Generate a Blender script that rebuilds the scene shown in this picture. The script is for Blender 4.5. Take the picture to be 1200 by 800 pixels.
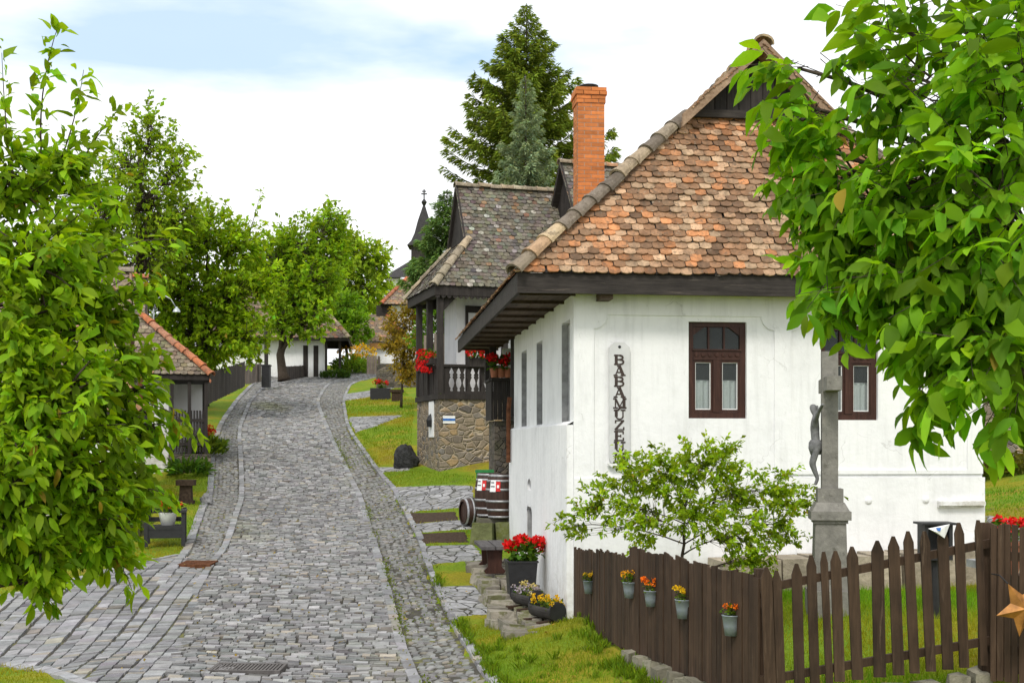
import bpy, math, random
import numpy as np
from mathutils import Vector, Matrix

rng = np.random.default_rng(7)
random.seed(7)
for o in list(bpy.data.objects):
    bpy.data.objects.remove(o)
scene = bpy.context.scene
COL = scene.collection

# ------------------------------------------------------------------ camera, light, sky
F = 1450.0      # focal length in pixels of the 1200 px wide photograph
E = 3.0         # eye height
HZ = 520.0      # row of the horizon
cam_d = bpy.data.cameras.new("camera"); cam = bpy.data.objects.new("camera", cam_d); COL.objects.link(cam)
cam.location = (0, 0, E); cam.rotation_euler = (math.radians(90), 0, 0)
cam_d.sensor_width = 36; cam_d.lens = 36 * F / 1200; cam_d.shift_y = 0.1
cam_d.clip_end = 2000; cam_d.clip_start = 0.05
scene.camera = cam

SUN_EL, SUN_AZ = 48, 196          # azimuth: clockwise from +Y, where the sun stands
sd = bpy.data.lights.new("sun", 'SUN'); sun = bpy.data.objects.new("sun", sd); COL.objects.link(sun)
sd.energy = 1.5; sd.angle = math.radians(14); sd.color = (1, .95, .87)
az = math.radians(SUN_AZ); el = math.radians(SUN_EL)
sdir = Vector((math.sin(az) * math.cos(el), math.cos(az) * math.cos(el), math.sin(el)))
sun.rotation_euler = sdir.to_track_quat('Z', 'Y').to_euler(); sun.location = (-10, -10, 40)

W = bpy.data.worlds.new("World"); scene.world = W; W.use_nodes = True
nt = W.node_tree; nt.nodes.clear()
def N(t, **kw):
    n = nt.nodes.new(t)
    for k, v in kw.items():
        if k.startswith('i_'):
            n.inputs[k[2:].replace('_', ' ')].default_value = v
        else: setattr(n, k, v)
    return n
def math_n(op, a, b=None, clamp=False):
    n = nt.nodes.new('ShaderNodeMath'); n.operation = op; n.use_clamp = clamp
    for i, v in enumerate((a, b)):
        if v is None: continue
        if isinstance(v, (int, float)): n.inputs[i].default_value = v
        else: nt.links.new(v, n.inputs[i])
    return n.outputs[0]
sky = N('ShaderNodeTexSky'); sky.sky_type = 'NISHITA'; sky.sun_disc = False
sky.sun_elevation = el; sky.sun_rotation = az; sky.air_density = 1.2; sky.dust_density = 1.0
tc = N('ShaderNodeTexCoord'); sep = N('ShaderNodeSeparateXYZ'); nt.links.new(tc.outputs['Generated'], sep.inputs[0])
zc = math_n('MAXIMUM', sep.outputs[2], 0.03)
px_ = math_n('DIVIDE', sep.outputs[0], zc); py_ = math_n('DIVIDE', sep.outputs[1], zc)
cmb = N('ShaderNodeCombineXYZ'); nt.links.new(px_, cmb.inputs[0]); nt.links.new(py_, cmb.inputs[1])
no = N('ShaderNodeTexNoise'); no.inputs['Scale'].default_value = 1.3; no.inputs['Detail'].default_value = 5; no.inputs['Roughness'].default_value = .55
nt.links.new(cmb.outputs[0], no.inputs['Vector'])
def gap(x0, y0, rx, ry, k):
    a = math_n('DIVIDE', math_n('SUBTRACT', px_, x0), rx); b = math_n('DIVIDE', math_n('SUBTRACT', py_, y0), ry)
    d = math_n('SQRT', math_n('ADD', math_n('MULTIPLY', a, a), math_n('MULTIPLY', b, b)))
    d = math_n('ADD', d, math_n('MULTIPLY', math_n('SUBTRACT', no.outputs[0], .5), 1.6))
    g = math_n('MULTIPLY', math_n('SUBTRACT', 1.25, d), 1.3, True)
    return math_n('MULTIPLY', g, k)
g1 = gap(-.78, 3.05, .85, .42, .85); g2 = gap(.22, 3.25, .55, .4, .32); g3 = gap(-2.2, -1.2, 1.6, 1.2, .8); g4 = gap(3.2, 2.0, 1.5, .8, .6)
gs = math_n('ADD', math_n('ADD', g1, g2), math_n('ADD', g3, g4), True)
soft = math_n('MULTIPLY', math_n('SUBTRACT', no.outputs[0], .5), .25)
# cloud brightness: thick deck, a little greyer in places
cb = math_n("ADD", 9.0, math_n('MULTIPLY', math_n('SUBTRACT', no.outputs[0], .55), 3.2))
cc = N('ShaderNodeCombineColor')
nt.links.new(math_n('MULTIPLY', cb, .985), cc.inputs[0]); nt.links.new(cb, cc.inputs[1]); nt.links.new(math_n('MULTIPLY', cb, 1.02), cc.inputs[2])
bl = N('ShaderNodeMix', data_type='RGBA'); bl.blend_type = 'MIX'
lift = N('ShaderNodeMix', data_type='RGBA'); lift.inputs[0].default_value = .6   # thin veil over the blue
nt.links.new(sky.outputs[0], lift.inputs[6]); lift.inputs[7].default_value = (4.6, 6.3, 8.6, 1)
nt.links.new(gs, bl.inputs[0]); nt.links.new(cc.outputs[0], bl.inputs[6]); nt.links.new(lift.outputs[2], bl.inputs[7])
bg = N('ShaderNodeBackground'); bg.inputs[1].default_value = .1
nt.links.new(bl.outputs[2], bg.inputs[0]); wo = N('ShaderNodeOutputWorld'); nt.links.new(bg.outputs[0], wo.inputs[0])

vs = scene.view_settings
vs.view_transform = 'Standard'; vs.look = 'None'; vs.exposure = 0.58; vs.gamma = 1.0; vs.use_curve_mapping = False
scene.cycles.max_bounces = 6; scene.cycles.transparent_max_bounces = 8; scene.cycles.use_denoising = True

# ------------------------------------------------------------------ helpers
def P(px, py, Y):
    return np.array(((px - 600.0) * Y / F, Y, E + (HZ - py) * Y / F))
def nrm(v):
    v = np.asarray(v, float); return v / (np.linalg.norm(v, axis=-1, keepdims=True) + 1e-12)

class MB:
    def __init__(s): s.v = []; s.n = 0; s.f = []; s.c = []
    def add(s, verts, faces, col=(1, 1, 1)):
        verts = np.asarray(verts, float).reshape(-1, 3)
        if len(verts) == 0: return
        s.v.append(verts)
        col = np.asarray(col, float)
        if col.ndim == 1: col = np.tile(col[:3], (len(verts), 1))
        s.c.append(col[:, :3])
        if isinstance(faces, np.ndarray): s.f.append(faces + s.n)
        else:
            by = {}
            for f in faces: by.setdefault(len(f), []).append(f)
            for k in by: s.f.append(np.array(by[k]) + s.n)
        s.n += len(verts)
    def box(s, c, size, rz=0, ry=0, rx=0, col=(1, 1, 1), taper=1.0, jit=0):
        x, y, z = np.array(size) / 2
        v = np.array([(-x, -y, -z), (x, -y, -z), (x, y, -z), (-x, y, -z), (-x * taper, -y * taper, z), (x * taper, -y * taper, z), (x * taper, y * taper, z), (-x * taper, y * taper, z)])
        if jit: v = v + rng.normal(0, jit, (8, 3)) * np.array((1, 1, .6))
        if rz or ry or rx:
            M = np.array(Matrix.Rotation(rz, 3, 'Z') @ Matrix.Rotation(ry, 3, 'Y') @ Matrix.Rotation(rx, 3, 'X')); v = v @ M.T
        s.add(v + np.array(c), [(0, 3, 2, 1), (4, 5, 6, 7), (0, 1, 5, 4), (1, 2, 6, 5), (2, 3, 7, 6), (3, 0, 4, 7)], col)
    def b2(s, lo, hi, col=(1, 1, 1)):
        lo = np.array(lo, float); hi = np.array(hi, float); s.box((lo + hi) / 2, hi - lo, col=col)
    def bar(s, p0, p1, w, h, up=(0, 0, 1), col=(1, 1, 1)):
        p0 = np.array(p0, float); p1 = np.array(p1, float); d = nrm(p1 - p0); u = np.array(up, float)
        a = nrm(np.cross(d, u)); b = np.cross(a, d)
        q = [(-w / 2, -h / 2), (w / 2, -h / 2), (w / 2, h / 2), (-w / 2, h / 2)]
        v = [p0 + a * i + b * j for i, j in q] + [p1 + a * i + b * j for i, j in q]
        s.add(v, [(0, 1, 2, 3), (7, 6, 5, 4), (0, 4, 5, 1), (1, 5, 6, 2), (2, 6, 7, 3), (3, 7, 4, 0)], col)
    def prism(s, pts, d, col=(1, 1, 1)):
        pts = np.array(pts, float); n = len(pts); d = np.array(d, float)
        if np.dot(np.cross(pts, np.roll(pts, -1, 0)).sum(0), d) > 0: pts = pts[::-1]
        fs = [tuple(range(n)), tuple(range(2 * n - 1, n - 1, -1))] + [(i, n + i, n + (i + 1) % n, (i + 1) % n) for i in range(n)]
        s.add(np.vstack([pts, pts + d]), fs, col)
    def face(s, pts, col=(1, 1, 1)): s.add(pts, [tuple(range(len(pts)))], col)
    def tube(s, path, rad, n=6, col=(1, 1, 1), cap=True):
        path = np.array(path, float); m = len(path)
        rad = np.broadcast_to(np.array(rad, float), (m,))
        t = np.gradient(path, axis=0); t = nrm(t)
        ref = np.array((0, 0, 1.0)) if abs(t[:, 2]).mean() < .8 else np.array((1.0, 0, 0))
        a = nrm(np.cross(t, ref)); b = np.cross(t, a)
        th = np.arange(n) * 2 * math.pi / n
        v = path[:, None] + rad[:, None, None] * (np.cos(th)[None, :, None] * a[:, None] + np.sin(th)[None, :, None] * b[:, None])
        fs = [(i * n + j, i * n + (j + 1) % n, (i + 1) * n + (j + 1) % n, (i + 1) * n + j) for i in range(m - 1) for j in range(n)]
        if cap: fs += [tuple(range(n))[::-1], tuple(range((m - 1) * n, m * n))]
        s.add(v, fs, col)
    def lathe(s, prof, n=20, loc=(0, 0, 0), axis=None, col=(1, 1, 1), cap=True):
        prof = np.array(prof, float); m = len(prof); th = np.arange(n) * 2 * math.pi / n
        v = np.stack([prof[:, None, 0] * np.cos(th), prof[:, None, 0] * np.sin(th), np.repeat(prof[:, 1:2], n, 1)], -1).reshape(-1, 3)
        if axis is not None:
            z = nrm(np.array(axis, float)); r = np.array((1., 0, 0)) if abs(z[0]) < .9 else np.array((0, 1., 0))
            x = nrm(np.cross(r, z)); y = np.cross(z, x); v = v @ np.array([x, y, z])
        fs = [(i * n + j, i * n + (j + 1) % n, (i + 1) * n + (j + 1) % n, (i + 1) * n + j) for i in range(m - 1) for j in range(n)]
        if cap: fs += [tuple(range(n))[::-1], tuple(range((m - 1) * n, m * n))]
        s.add(v + np.array(loc), fs, col)
    def segs(s, p0, p1, r0, r1, n=4, col=(1, 1, 1)):
        p0 = np.asarray(p0, float).reshape(-1, 3); p1 = np.asarray(p1, float).reshape(-1, 3); k = len(p0)
        if k == 0: return
        t = nrm(p1 - p0); ref = np.where(abs(t[:, 2:3]) < .8, np.array([[0, 0, 1.]]), np.array([[1., 0, 0]]))
        a = nrm(np.cross(t, ref)); b = np.cross(t, a); th = np.arange(n) * 2 * math.pi / n
        ring = np.cos(th)[None, :, None] * a[:, None] + np.sin(th)[None, :, None] * b[:, None]
        r0 = np.broadcast_to(np.asarray(r0, float), (k,)); r1 = np.broadcast_to(np.asarray(r1, float), (k,))
        v = np.concatenate([p0[:, None] + ring * r0[:, None, None], p1[:, None] + ring * r1[:, None, None]], 1).reshape(-1, 3)
        base = np.array([(j, (j + 1) % n, n + (j + 1) % n, n + j) for j in range(n)])
        s.add(v, (base[None] + (np.arange(k) * 2 * n)[:, None, None]).reshape(-1, 4), col)
    def build(s, name, mat, parent=None, smooth=False, xf=None):
        me = bpy.data.meshes.new(name)
        v = np.vstack(s.v) if s.v else np.zeros((0, 3))
        if xf is not None: v = xf(v)
        me.vertices.add(len(v)); me.vertices.foreach_set('co', v.astype(np.float32).ravel())
        lv = np.concatenate([f.ravel() for f in s.f]); lt = np.concatenate([np.full(len(f), f.shape[1]) for f in s.f])
        me.loops.add(len(lv)); me.loops.foreach_set('vertex_index', lv.astype(np.int32))
        me.polygons.add(len(lt)); st = np.concatenate([[0], np.cumsum(lt)[:-1]])
        me.polygons.foreach_set('loop_start', st.astype(np.int32)); me.polygons.foreach_set('loop_total', lt.astype(np.int32))
        me.polygons.foreach_set('use_smooth', np.full(len(lt), bool(smooth)))
        me.update(calc_edges=True); me.validate()
        ca = me.color_attributes.new('Col', 'FLOAT_COLOR', 'POINT')
        c = np.hstack([np.vstack(s.c), np.ones((len(v), 1))]); ca.data.foreach_set('color', c.astype(np.float32).ravel())
        me.materials.append(mat)
        o = bpy.data.objects.new(name, me); COL.objects.link(o)
        if parent: o.parent = parent
        return o

def tag(o, label=None, cat=None, group=None, kind=None):
    if label: o['label'] = label
    if cat: o['category'] = cat
    if group: o['group'] = group
    if kind: o['kind'] = kind
    return o
def thing(name, label, cat, loc=(0, 0, 0), rz=0, group=None):
    o = bpy.data.objects.new(name, None); COL.objects.link(o); o.empty_display_size = .2
    o.location = loc; o.rotation_euler = (0, 0, rz)
    return tag(o, label, cat, group)
def dup(root, loc, rz, label, group=None, scale=None):
    r = root.copy(); COL.objects.link(r); r.location = loc; r.rotation_euler = (0, 0, rz); r['label'] = label
    if group: r['group'] = group
    if scale: r.scale = (scale,) * 3
    for ch in list(root.children):
        c = ch.copy(); COL.objects.link(c); c.parent = r
        for g in list(ch.children):
            d = g.copy(); COL.objects.link(d); d.parent = c
    return r

# ------------------------------------------------------------------ materials
class NT:
    def __init__(s, name):
        s.m = bpy.data.materials.new(name); s.m.use_nodes = True; s.t = s.m.node_tree; s.t.nodes.clear()
        s.out = s.n('ShaderNodeOutputMaterial'); s.b = s.n('ShaderNodeBsdfPrincipled'); s.l(s.b.outputs[0], s.out.inputs[0])
        s.tc = s.n('ShaderNodeTexCoord')
    def n(s, t): return s.t.nodes.new(t)
    def l(s, a, b): s.t.links.new(a, b)
    def mapping(s, scale=(1, 1, 1), src=None):
        m = s.n('ShaderNodeMapping'); m.inputs['Scale'].default_value = scale; s.l(src or s.tc.outputs['Object'], m.inputs[0]); return m.outputs[0]
    def noise(s, scale, detail=4, rough=.6, vec=None, dist=0):
        n = s.n('ShaderNodeTexNoise'); n.inputs['Scale'].default_value = scale; n.inputs['Detail'].default_value = detail
        n.inputs['Roughness'].default_value = rough; n.inputs['Distortion'].default_value = dist
        s.l(vec or s.tc.outputs['Object'], n.inputs['Vector']); return n.outputs[0]
    def ramp(s, fac, stops):
        r = s.n('ShaderNodeValToRGB'); e = r.color_ramp.elements
        while len(e) < len(stops): e.new(.5)
        for i, (p, c) in enumerate(stops):
            e[i].position = p; e[i].color = (c[0], c[1], c[2], 1) if not isinstance(c, (int, float)) else (c, c, c, 1)
        s.l(fac, r.inputs[0]); return r.outputs[0]
    def mix(s, fac, a, b, mode='MIX'):
        m = s.n('ShaderNodeMix'); m.data_type = 'RGBA'; m.blend_type = mode
        for i, v in ((0, fac), (6, a), (7, b)):
            if isinstance(v, (int, float)): m.inputs[i].default_value = v
            elif isinstance(v, tuple): m.inputs[i].default_value = (*v[:3], 1)
            else: s.l(v, m.inputs[i])
        return m.outputs[2]
    def math(s, op, a, b=0, clamp=False):
        n = s.n('ShaderNodeMath'); n.operation = op; n.use_clamp = clamp
        for i, v in ((0, a), (1, b)):
            if isinstance(v, (int, float)): n.inputs[i].default_value = v
            else: s.l(v, n.inputs[i])
        return n.outputs[0]
    def attr(s, name='Col'):
        a = s.n('ShaderNodeAttribute'); a.attribute_name = name; return a.outputs['Color']
    def base(s, c, rough=.7, spec=.3, metal=0):
        if isinstance(c, tuple): s.b.inputs['Base Color'].default_value = (*c[:3], 1)
        else: s.l(c, s.b.inputs['Base Color'])
        if isinstance(rough, (int, float)): s.b.inputs['Roughness'].default_value = rough
        else: s.l(rough, s.b.inputs['Roughness'])
        s.b.inputs['Specular IOR Level'].default_value = spec; s.b.inputs['Metallic'].default_value = metal
    def bump(s, h, strength=.5, dist=.02):
        b = s.n('ShaderNodeBump'); b.inputs['Strength'].default_value = strength; b.inputs['Distance'].default_value = dist
        s.l(h, b.inputs['Height']); s.l(b.outputs[0], s.b.inputs['Normal']); return s

def m_plaster():
    t = NT('white_plaster'); a = t.noise(1.1, 6, .65); b = t.noise(9, 5, .6); fine = t.noise(60, 3)
    c = t.ramp(a, [(.3, (.72, .72, .72)), (.48, (.83, .83, .83)), (.7, (.86, .86, .855))])
    streak = t.noise(3, 4, .6, t.mapping((2.5, 2.5, .25)))
    c = t.mix(t.math('MULTIPLY', t.ramp(streak, [(.5, 0.), (.75, 1.)]), .4), c, (.55, .55, .54))
    sepz = t.n('ShaderNodeSeparateXYZ'); t.l(t.tc.outputs['Object'], sepz.inputs[0])
    foot = t.math('MULTIPLY', t.math('SUBTRACT', 1.0, t.math('MULTIPLY', sepz.outputs[2], .9), True), t.ramp(t.noise(5, 6, .75), [(.38, 0.), (.62, 1.)]))
    c = t.mix(t.math('MULTIPLY', foot, .7), c, (.40, .37, .30))
    crack = t.n('ShaderNodeTexVoronoi'); crack.feature = 'DISTANCE_TO_EDGE'; crack.inputs['Scale'].default_value = .9
    cn = t.n('ShaderNodeTexNoise'); cn.inputs['Scale'].default_value = 3; cn.inputs['Detail'].default_value = 6; t.l(t.tc.outputs['Object'], cn.inputs['Vector'])
    cv = t.n('ShaderNodeVectorMath'); cv.operation = 'MULTIPLY_ADD'; t.l(cn.outputs['Color'], cv.inputs[0]); cv.inputs[1].default_value = (.45, .45, .45); t.l(t.tc.outputs['Object'], cv.inputs[2]); t.l(cv.outputs[0], crack.inputs['Vector'])
    ck = t.math('MULTIPLY', t.ramp(crack.outputs['Distance'], [(.0, 1.), (.006, 0.)]), t.ramp(t.noise(1.4, 3), [(.52, 0.), (.6, 1.)]))
    c = t.mix(t.math('MULTIPLY', ck, .5), c, (.4, .39, .37))
    chips = t.ramp(t.noise(14, 6, .7), [(.68, 0.), (.72, 1.)])
    c = t.mix(t.math('MULTIPLY', chips, .7), c, (.46, .45, .42))
    t.base(c, .92, .15)
    t.bump(t.math('ADD', t.math('MULTIPLY', b, .7), t.math('MULTIPLY', fine, .12)), .5, .025); return t.m
def m_wood(name, c1, c2, axis='z', rough=.75, scale=1.0, worn=None):
    t = NT(name); sc = {'z': (16, 16, 1.1), 'x': (1.1, 16, 16), 'y': (16, 1.1, 16)}[axis]
    g = t.noise(1.6 * scale, 7, .7, t.mapping(sc)); big = t.noise(2.2, 3)
    c = t.ramp(g, [(.3, c1), (.7, c2)])
    c = t.mix(1, c, t.attr(), 'MULTIPLY')
    c = t.mix(t.math('MULTIPLY', t.ramp(big, [(.45, 0.), (.75, 1.)]), .35), c, tuple(min(1, x * 1.6) for x in c2))
    if worn:
        w = t.ramp(t.noise(3.2, 7, .75, t.mapping(tuple(x * .45 for x in sc))), [(.58, 0.), (.68, 1.)]); c = t.mix(t.math('MULTIPLY', w, .75), c, worn)
    t.base(c, rough, .25); t.bump(g, .55, .012); return t.m
def m_attr(name, rough=.8, nscale=8, lo=.72, hi=1.2, bump=.4, bscale=30, spots=None, spec=.25, dist=.012, streak=0):
    t = NT(name); c = t.attr(); k = t.ramp(t.noise(nscale, 6, .65), [(.3, lo), (.7, hi)])
    c = t.mix(1, c, k, 'MULTIPLY')
    for (sc, th, col, amt) in (spots or []):
        f = t.ramp(t.noise(sc, 6, .7), [(th, 0.), (th + .05, 1.)]); c = t.mix(t.math('MULTIPLY', f, amt), c, col)
    if streak: c = t.mix(t.math('MULTIPLY', t.ramp(t.noise(1.3, 6, .7, t.mapping((5, 5, .6))), [(.48, 0.), (.66, 1.)]), streak), c, (.085, .062, .042))
    t.base(c, rough, spec)
    if bump: t.bump(t.noise(bscale, 5, .65), bump, dist)
    return t.m
def m_plain(name, c, rough=.6, spec=.3, metal=0, var=.25, scale=12, bump=0):
    t = NT(name); k = t.ramp(t.noise(scale, 5, .6), [(.3, 1 - var), (.7, 1 + var)])
    t.base(t.mix(1, c, k, 'MULTIPLY'), rough, spec, metal)
    if bump: t.bump(t.noise(scale * 3, 4), bump, .01)
    return t.m
def m_leaf(name, trans=.42, rough=.55, spec=.13):
    t = NT(name); c = t.attr(); t.base(c, rough, spec)
    tr = t.n('ShaderNodeBsdfTranslucent')
    warm = t.mix(1, c, (1.5, 1.45, .45), 'MULTIPLY'); t.l(warm, tr.inputs[0])
    mx = t.n('ShaderNodeMixShader'); mx.inputs[0].default_value = trans
    t.l(t.b.outputs[0], mx.inputs[1]); t.l(tr.outputs[0], mx.inputs[2]); t.l(mx.outputs[0], t.out.inputs[0]); return t.m
def m_rubble(name, scale, mortar, stops, edge=.06, moss=0):
    t = NT(name); n1 = t.n('ShaderNodeTexNoise'); n1.inputs['Scale'].default_value = 2.6; n1.inputs['Detail'].default_value = 3
    t.l(t.tc.outputs['Object'], n1.inputs['Vector'])
    va = t.n('ShaderNodeVectorMath'); va.operation = 'MULTIPLY_ADD'; t.l(n1.outputs['Color'], va.inputs[0]); va.inputs[1].default_value = (.14, .14, .14)
    t.l(t.mapping((1, 1, 1.55)), va.inputs[2])
    vo = t.n('ShaderNodeTexVoronoi'); vo.feature = 'DISTANCE_TO_EDGE'; vo.inputs['Scale'].default_value = scale; t.l(va.outputs[0], vo.inputs['Vector'])
    vc = t.n('ShaderNodeTexVoronoi'); vc.feature = 'F1'; vc.inputs['Scale'].default_value = scale; t.l(va.outputs[0], vc.inputs['Vector'])
    sp = t.n('ShaderNodeSeparateColor'); t.l(vc.outputs['Color'], sp.inputs[0])
    stone = t.ramp(sp.outputs[0], stops)
    stone = t.mix(1, stone, t.ramp(t.noise(14, 6, .7), [(.3, .65), (.7, 1.3)]), 'MULTIPLY')
    f = t.ramp(vo.outputs['Distance'], [(edge * .6, 0.), (edge, 1.)])
    c = t.mix(f, mortar, stone)
    if moss: c = t.mix(t.math('MULTIPLY', t.ramp(t.noise(3, 6, .7), [(.5, 0.), (.62, 1.)]), moss), c, (.07, .085, .015))
    t.base(c, .9, .2)
    h = t.math('ADD', t.ramp(vo.outputs['Distance'], [(0, 0.), (edge * 2.2, 1.)]), t.math('MULTIPLY', t.noise(22, 5, .7), .35))
    t.bump(h, .9, .05); return t.m

PLASTER = m_plaster()
DARK = m_wood('dark_timber', (.014, .011, .010), (.045, .038, .034), 'z')
DARKX = m_wood('dark_beam', (.014, .011, .010), (.05, .042, .037), 'x', worn=(.13, .105, .085))
SOFFIT = m_wood('soffit_timber', (.05, .032, .022), (.13, .09, .065), 'y')
FENCE = m_wood('fence_board', (.022, .013, .008), (.072, .043, .026), 'z', .75, worn=(.12, .082, .055))
DARKFENCE = m_wood('dark_paling', (.022, .018, .015), (.075, .06, .05), 'z')
GREYFENCE = m_wood('grey_board', (.10, .08, .065), (.22, .18, .15), 'z')
RAKE = m_wood('weathered_board', (.16, .095, .055), (.36, .25, .17), 'y', worn=(.08, .06, .05))
WINWOOD = m_wood('window_timber', (.025, .010, .007), (.060, .024, .016), 'z', .5, worn=(.11, .05, .033))
TILE = m_attr('roof_tile', .9, 9, .6, 1.3, .6, 40, spots=[(9, .56, (.095, .075, .052), .65), (13, .62, (.42, .38, .29), .6), (24, .60, (.07, .055, .042), .6), (5.5, .7, (.06, .045, .035), .6)], streak=.6)
COBBLE = m_attr('cobble_stone', .62, 6, .72, 1.22, .5, 34, spots=[(1.1, .66, (.16, .15, .045), .45), (22, .66, (.09, .09, .085), .5)], spec=.4)
STONE = m_attr('grey_stone', .85, 5, .65, 1.3, .8, 18, spots=[(6, .62, (.10, .11, .03), .5), (14, .66, (.40, .38, .33), .5)], dist=.03)
MOSS_STONE = m_attr('mossy_stone', .9, 5, .65, 1.3, .8, 14, spots=[(3, .52, (.10, .11, .02), .7)], dist=.03)
CROSS_STONE = m_attr('cross_stone', .9, 7, .65, 1.25, .7, 26, spots=[(9, .6, (.10, .095, .075), .65), (15, .63, (.33, .32, .27), .6)])
BRICK = m_attr('chimney_brick', .85, 14, .85, 1.15, .4, 40)
MORTAR = m_plain('brick_mortar', (.42, .34, .27), .95)
RUBBLE = m_rubble('rubble_masonry', 3.6, (.40, .33, .24), [(0, (.10, .09, .085)), (.3, (.26, .21, .15)), (.55, (.19, .175, .16)), (.8, (.36, .25, .13)), (1, (.24, .21, .18))], .055)
DARKRUBBLE = m_rubble('dark_rubble', 5, (.20, .17, .13), [(0, (.06, .055, .05)), (.4, (.14, .12, .10)), (.7, (.20, .165, .13)), (1, (.11, .10, .095))], .045, .3)
PAVE = m_rubble('crazy_paving', 3.2, (.075, .072, .055), [(0, (.20, .20, .205)), (.4, (.33, .33, .34)), (.7, (.27, .265, .26)), (1, (.40, .40, .41))], .03, .25)
LEAF = m_leaf('leaf', .5); NEEDLE = m_leaf('needle', .12, .6, .2); PETAL = m_leaf('petal', .25, .6, .2)
BARK = m_plain('bark', (.075, .058, .045), .95, .1, 0, .5, 22, .8)
IRON = m_plain('iron', (.03, .03, .032), .5, .4, .6)
RUST = m_plain('rust', (.13, .055, .028), .9, .1, .2, .5)
ZINC = m_plain('zinc', (.25, .29, .32), .45, .5, .3, .2, 9)
HOOP = m_plain('hoop_steel', (.38, .38, .39), .5, .5, .5, .3, 20)
BLACKPAINT = m_plain('black_paint', (.022, .022, .024), .5, .35)
WHITE = m_plain('white_board', (.80, .80, .79), .7, .25, 0, .06, 4)
LETTER = m_plain('letter_paint', (.05, .035, .03), .7)
PAPER = m_plain('paper', (.8, .8, .8), .8, .2, 0, .04)
BLUE = m_plain('blue_print', (.04, .14, .42), .7)
REDPRINT = m_plain('red_print', (.62, .03, .03), .7)
CURTAIN = m_plain('curtain', (.82, .83, .84), .9, .1, 0, .08, 30)
COPPER = m_plain('copper', (.36, .16, .04), .5, .4, .35, .5, 9)
TERRA = m_plain('terracotta', (.34, .13, .07), .85)
GREENP = m_plain('green_plastic', (.03, .22, .06), .5)
LAMPGREY = m_plain('galvanised_lamp', (.45, .5, .5), .4, .4, .4)
ENAMEL = m_plain('white_enamel', (.8, .8, .78), .35, .4, 0, .05)
SOIL = m_plain('soil', (.06, .042, .03), .95, .1, 0, .4, 18, .8)
def m_glass():
    t = NT('window_glass'); t.base((.11, .13, .125), .06, .9)
    tr = t.n('ShaderNodeBsdfTransparent'); tr.inputs[0].default_value = (.8, .85, .83, 1)
    mx = t.n('ShaderNodeMixShader'); mx.inputs[0].default_value = .74
    t.l(t.b.outputs[0], mx.inputs[1]); t.l(tr.outputs[0], mx.inputs[2]); t.l(mx.outputs[0], t.out.inputs[0]); return t.m
GLASS = m_glass()
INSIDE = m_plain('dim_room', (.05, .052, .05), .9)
def m_ground():
    t = NT('ground_cover'); a = t.noise(.55, 5, .6); b = t.noise(3.0, 6, .7); c3 = t.noise(26, 4, .7)
    c = t.ramp(a, [(.30, (.12, .22, .014)), (.48, (.17, .24, .016)), (.60, (.27, .24, .02)), (.72, (.20, .14, .04))])
    c = t.mix(t.math('MULTIPLY', t.ramp(b, [(.55, 0.), (.68, 1.)]), .6), c, (.085, .16, .012))
    c = t.mix(t.math('MULTIPLY', t.ramp(t.noise(1.6, 6, .7), [(.62, 0.), (.72, 1.)]), .8), c, (.12, .09, .055))
    c = t.mix(1, c, t.ramp(c3, [(.3, .7), (.7, 1.3)]), 'MULTIPLY')
    t.base(c, .95, .1); t.bump(t.math('ADD', c3, b), .8, .05); return t.m
GROUND = m_ground()
def m_joint():
    t = NT('joint_earth'); c = t.ramp(t.noise(1.5, 6, .7), [(.35, (.055, .052, .046)), (.52, (.085, .08, .066)), (.62, (.17, .17, .05)), (.76, (.12, .15, .03))])
    t.base(c, .95, .1); t.bump(t.noise(30, 4), .6, .02); return t.m
JOINT = m_joint()

def vnoise(x, y, seed):
    r = np.random.default_rng(seed); s = 0
    for k in range(5):
        a = r.uniform(0, 6.28); f = r.uniform(.7, 2.6); s = s + np.sin((x * math.cos(a) + y * math.sin(a)) * f + r.uniform(0, 6.28))
    return s / 3
# ------------------------------------------------------------------ terrain
RY = np.array([-30, 0, 10, 14.8, 17.6, 21.5, 27.5, 33.5, 40, 46, 56, 66, 80, 100, 150, 600.])
RZ = np.array([-2.7, -2.85, -2.93, -2.86, -2.73, -2.42, -1.95, -1.42, -.45, .60, 1.98, 3.25, 4.75, 6.2, 9.0, 22.])
_yy = np.linspace(-30, 600, 6301); _zz = np.interp(_yy, RY, RZ)
_k = np.ones(41) / 41; _zs = np.convolve(np.pad(_zz, 20, 'edge'), _k, 'valid')
def zroad(y): return np.interp(y, _yy, _zs) + E
rows = [(21.5, 195, 234, 452, 511), (27.5, 226, 270, 434, 488), (33.5, 246, 284, 423, 466), (40, 249, 282, 400, 432), (46, 256, 280, 384, 408),
        (56, 277, 293, 371, 402), (66, 297, 313, 384, 411), (74, 322, 335, 425, 448), (82, 370, 383, 500, 522), (90, 440, 452, 565, 585)]
near = [(9, -4.1, -3.27, -.07, .75), (14.8, -5.2, -4.31, -1.11, -.22), (17.6, -5.7, -4.82, -1.61, -.67)]
EDG = np.array(near + [(Y, *[(p - 600) * Y / F for p in r]) for (Y, *r) in rows])
_ey = np.linspace(8, 90, 1641)
_EX = []
for k in range(1, 5):
    v = np.interp(_ey, EDG[:, 0], EDG[:, k]); _EX.append(np.convolve(np.pad(v, 50, mode='reflect', reflect_type='odd'), np.ones(101) / 101, 'valid'))
def edge(k, y): return np.interp(y, _ey, _EX[k])   # 0 outer left, 1 stripe left, 2 stripe right, 3 outer right
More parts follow.
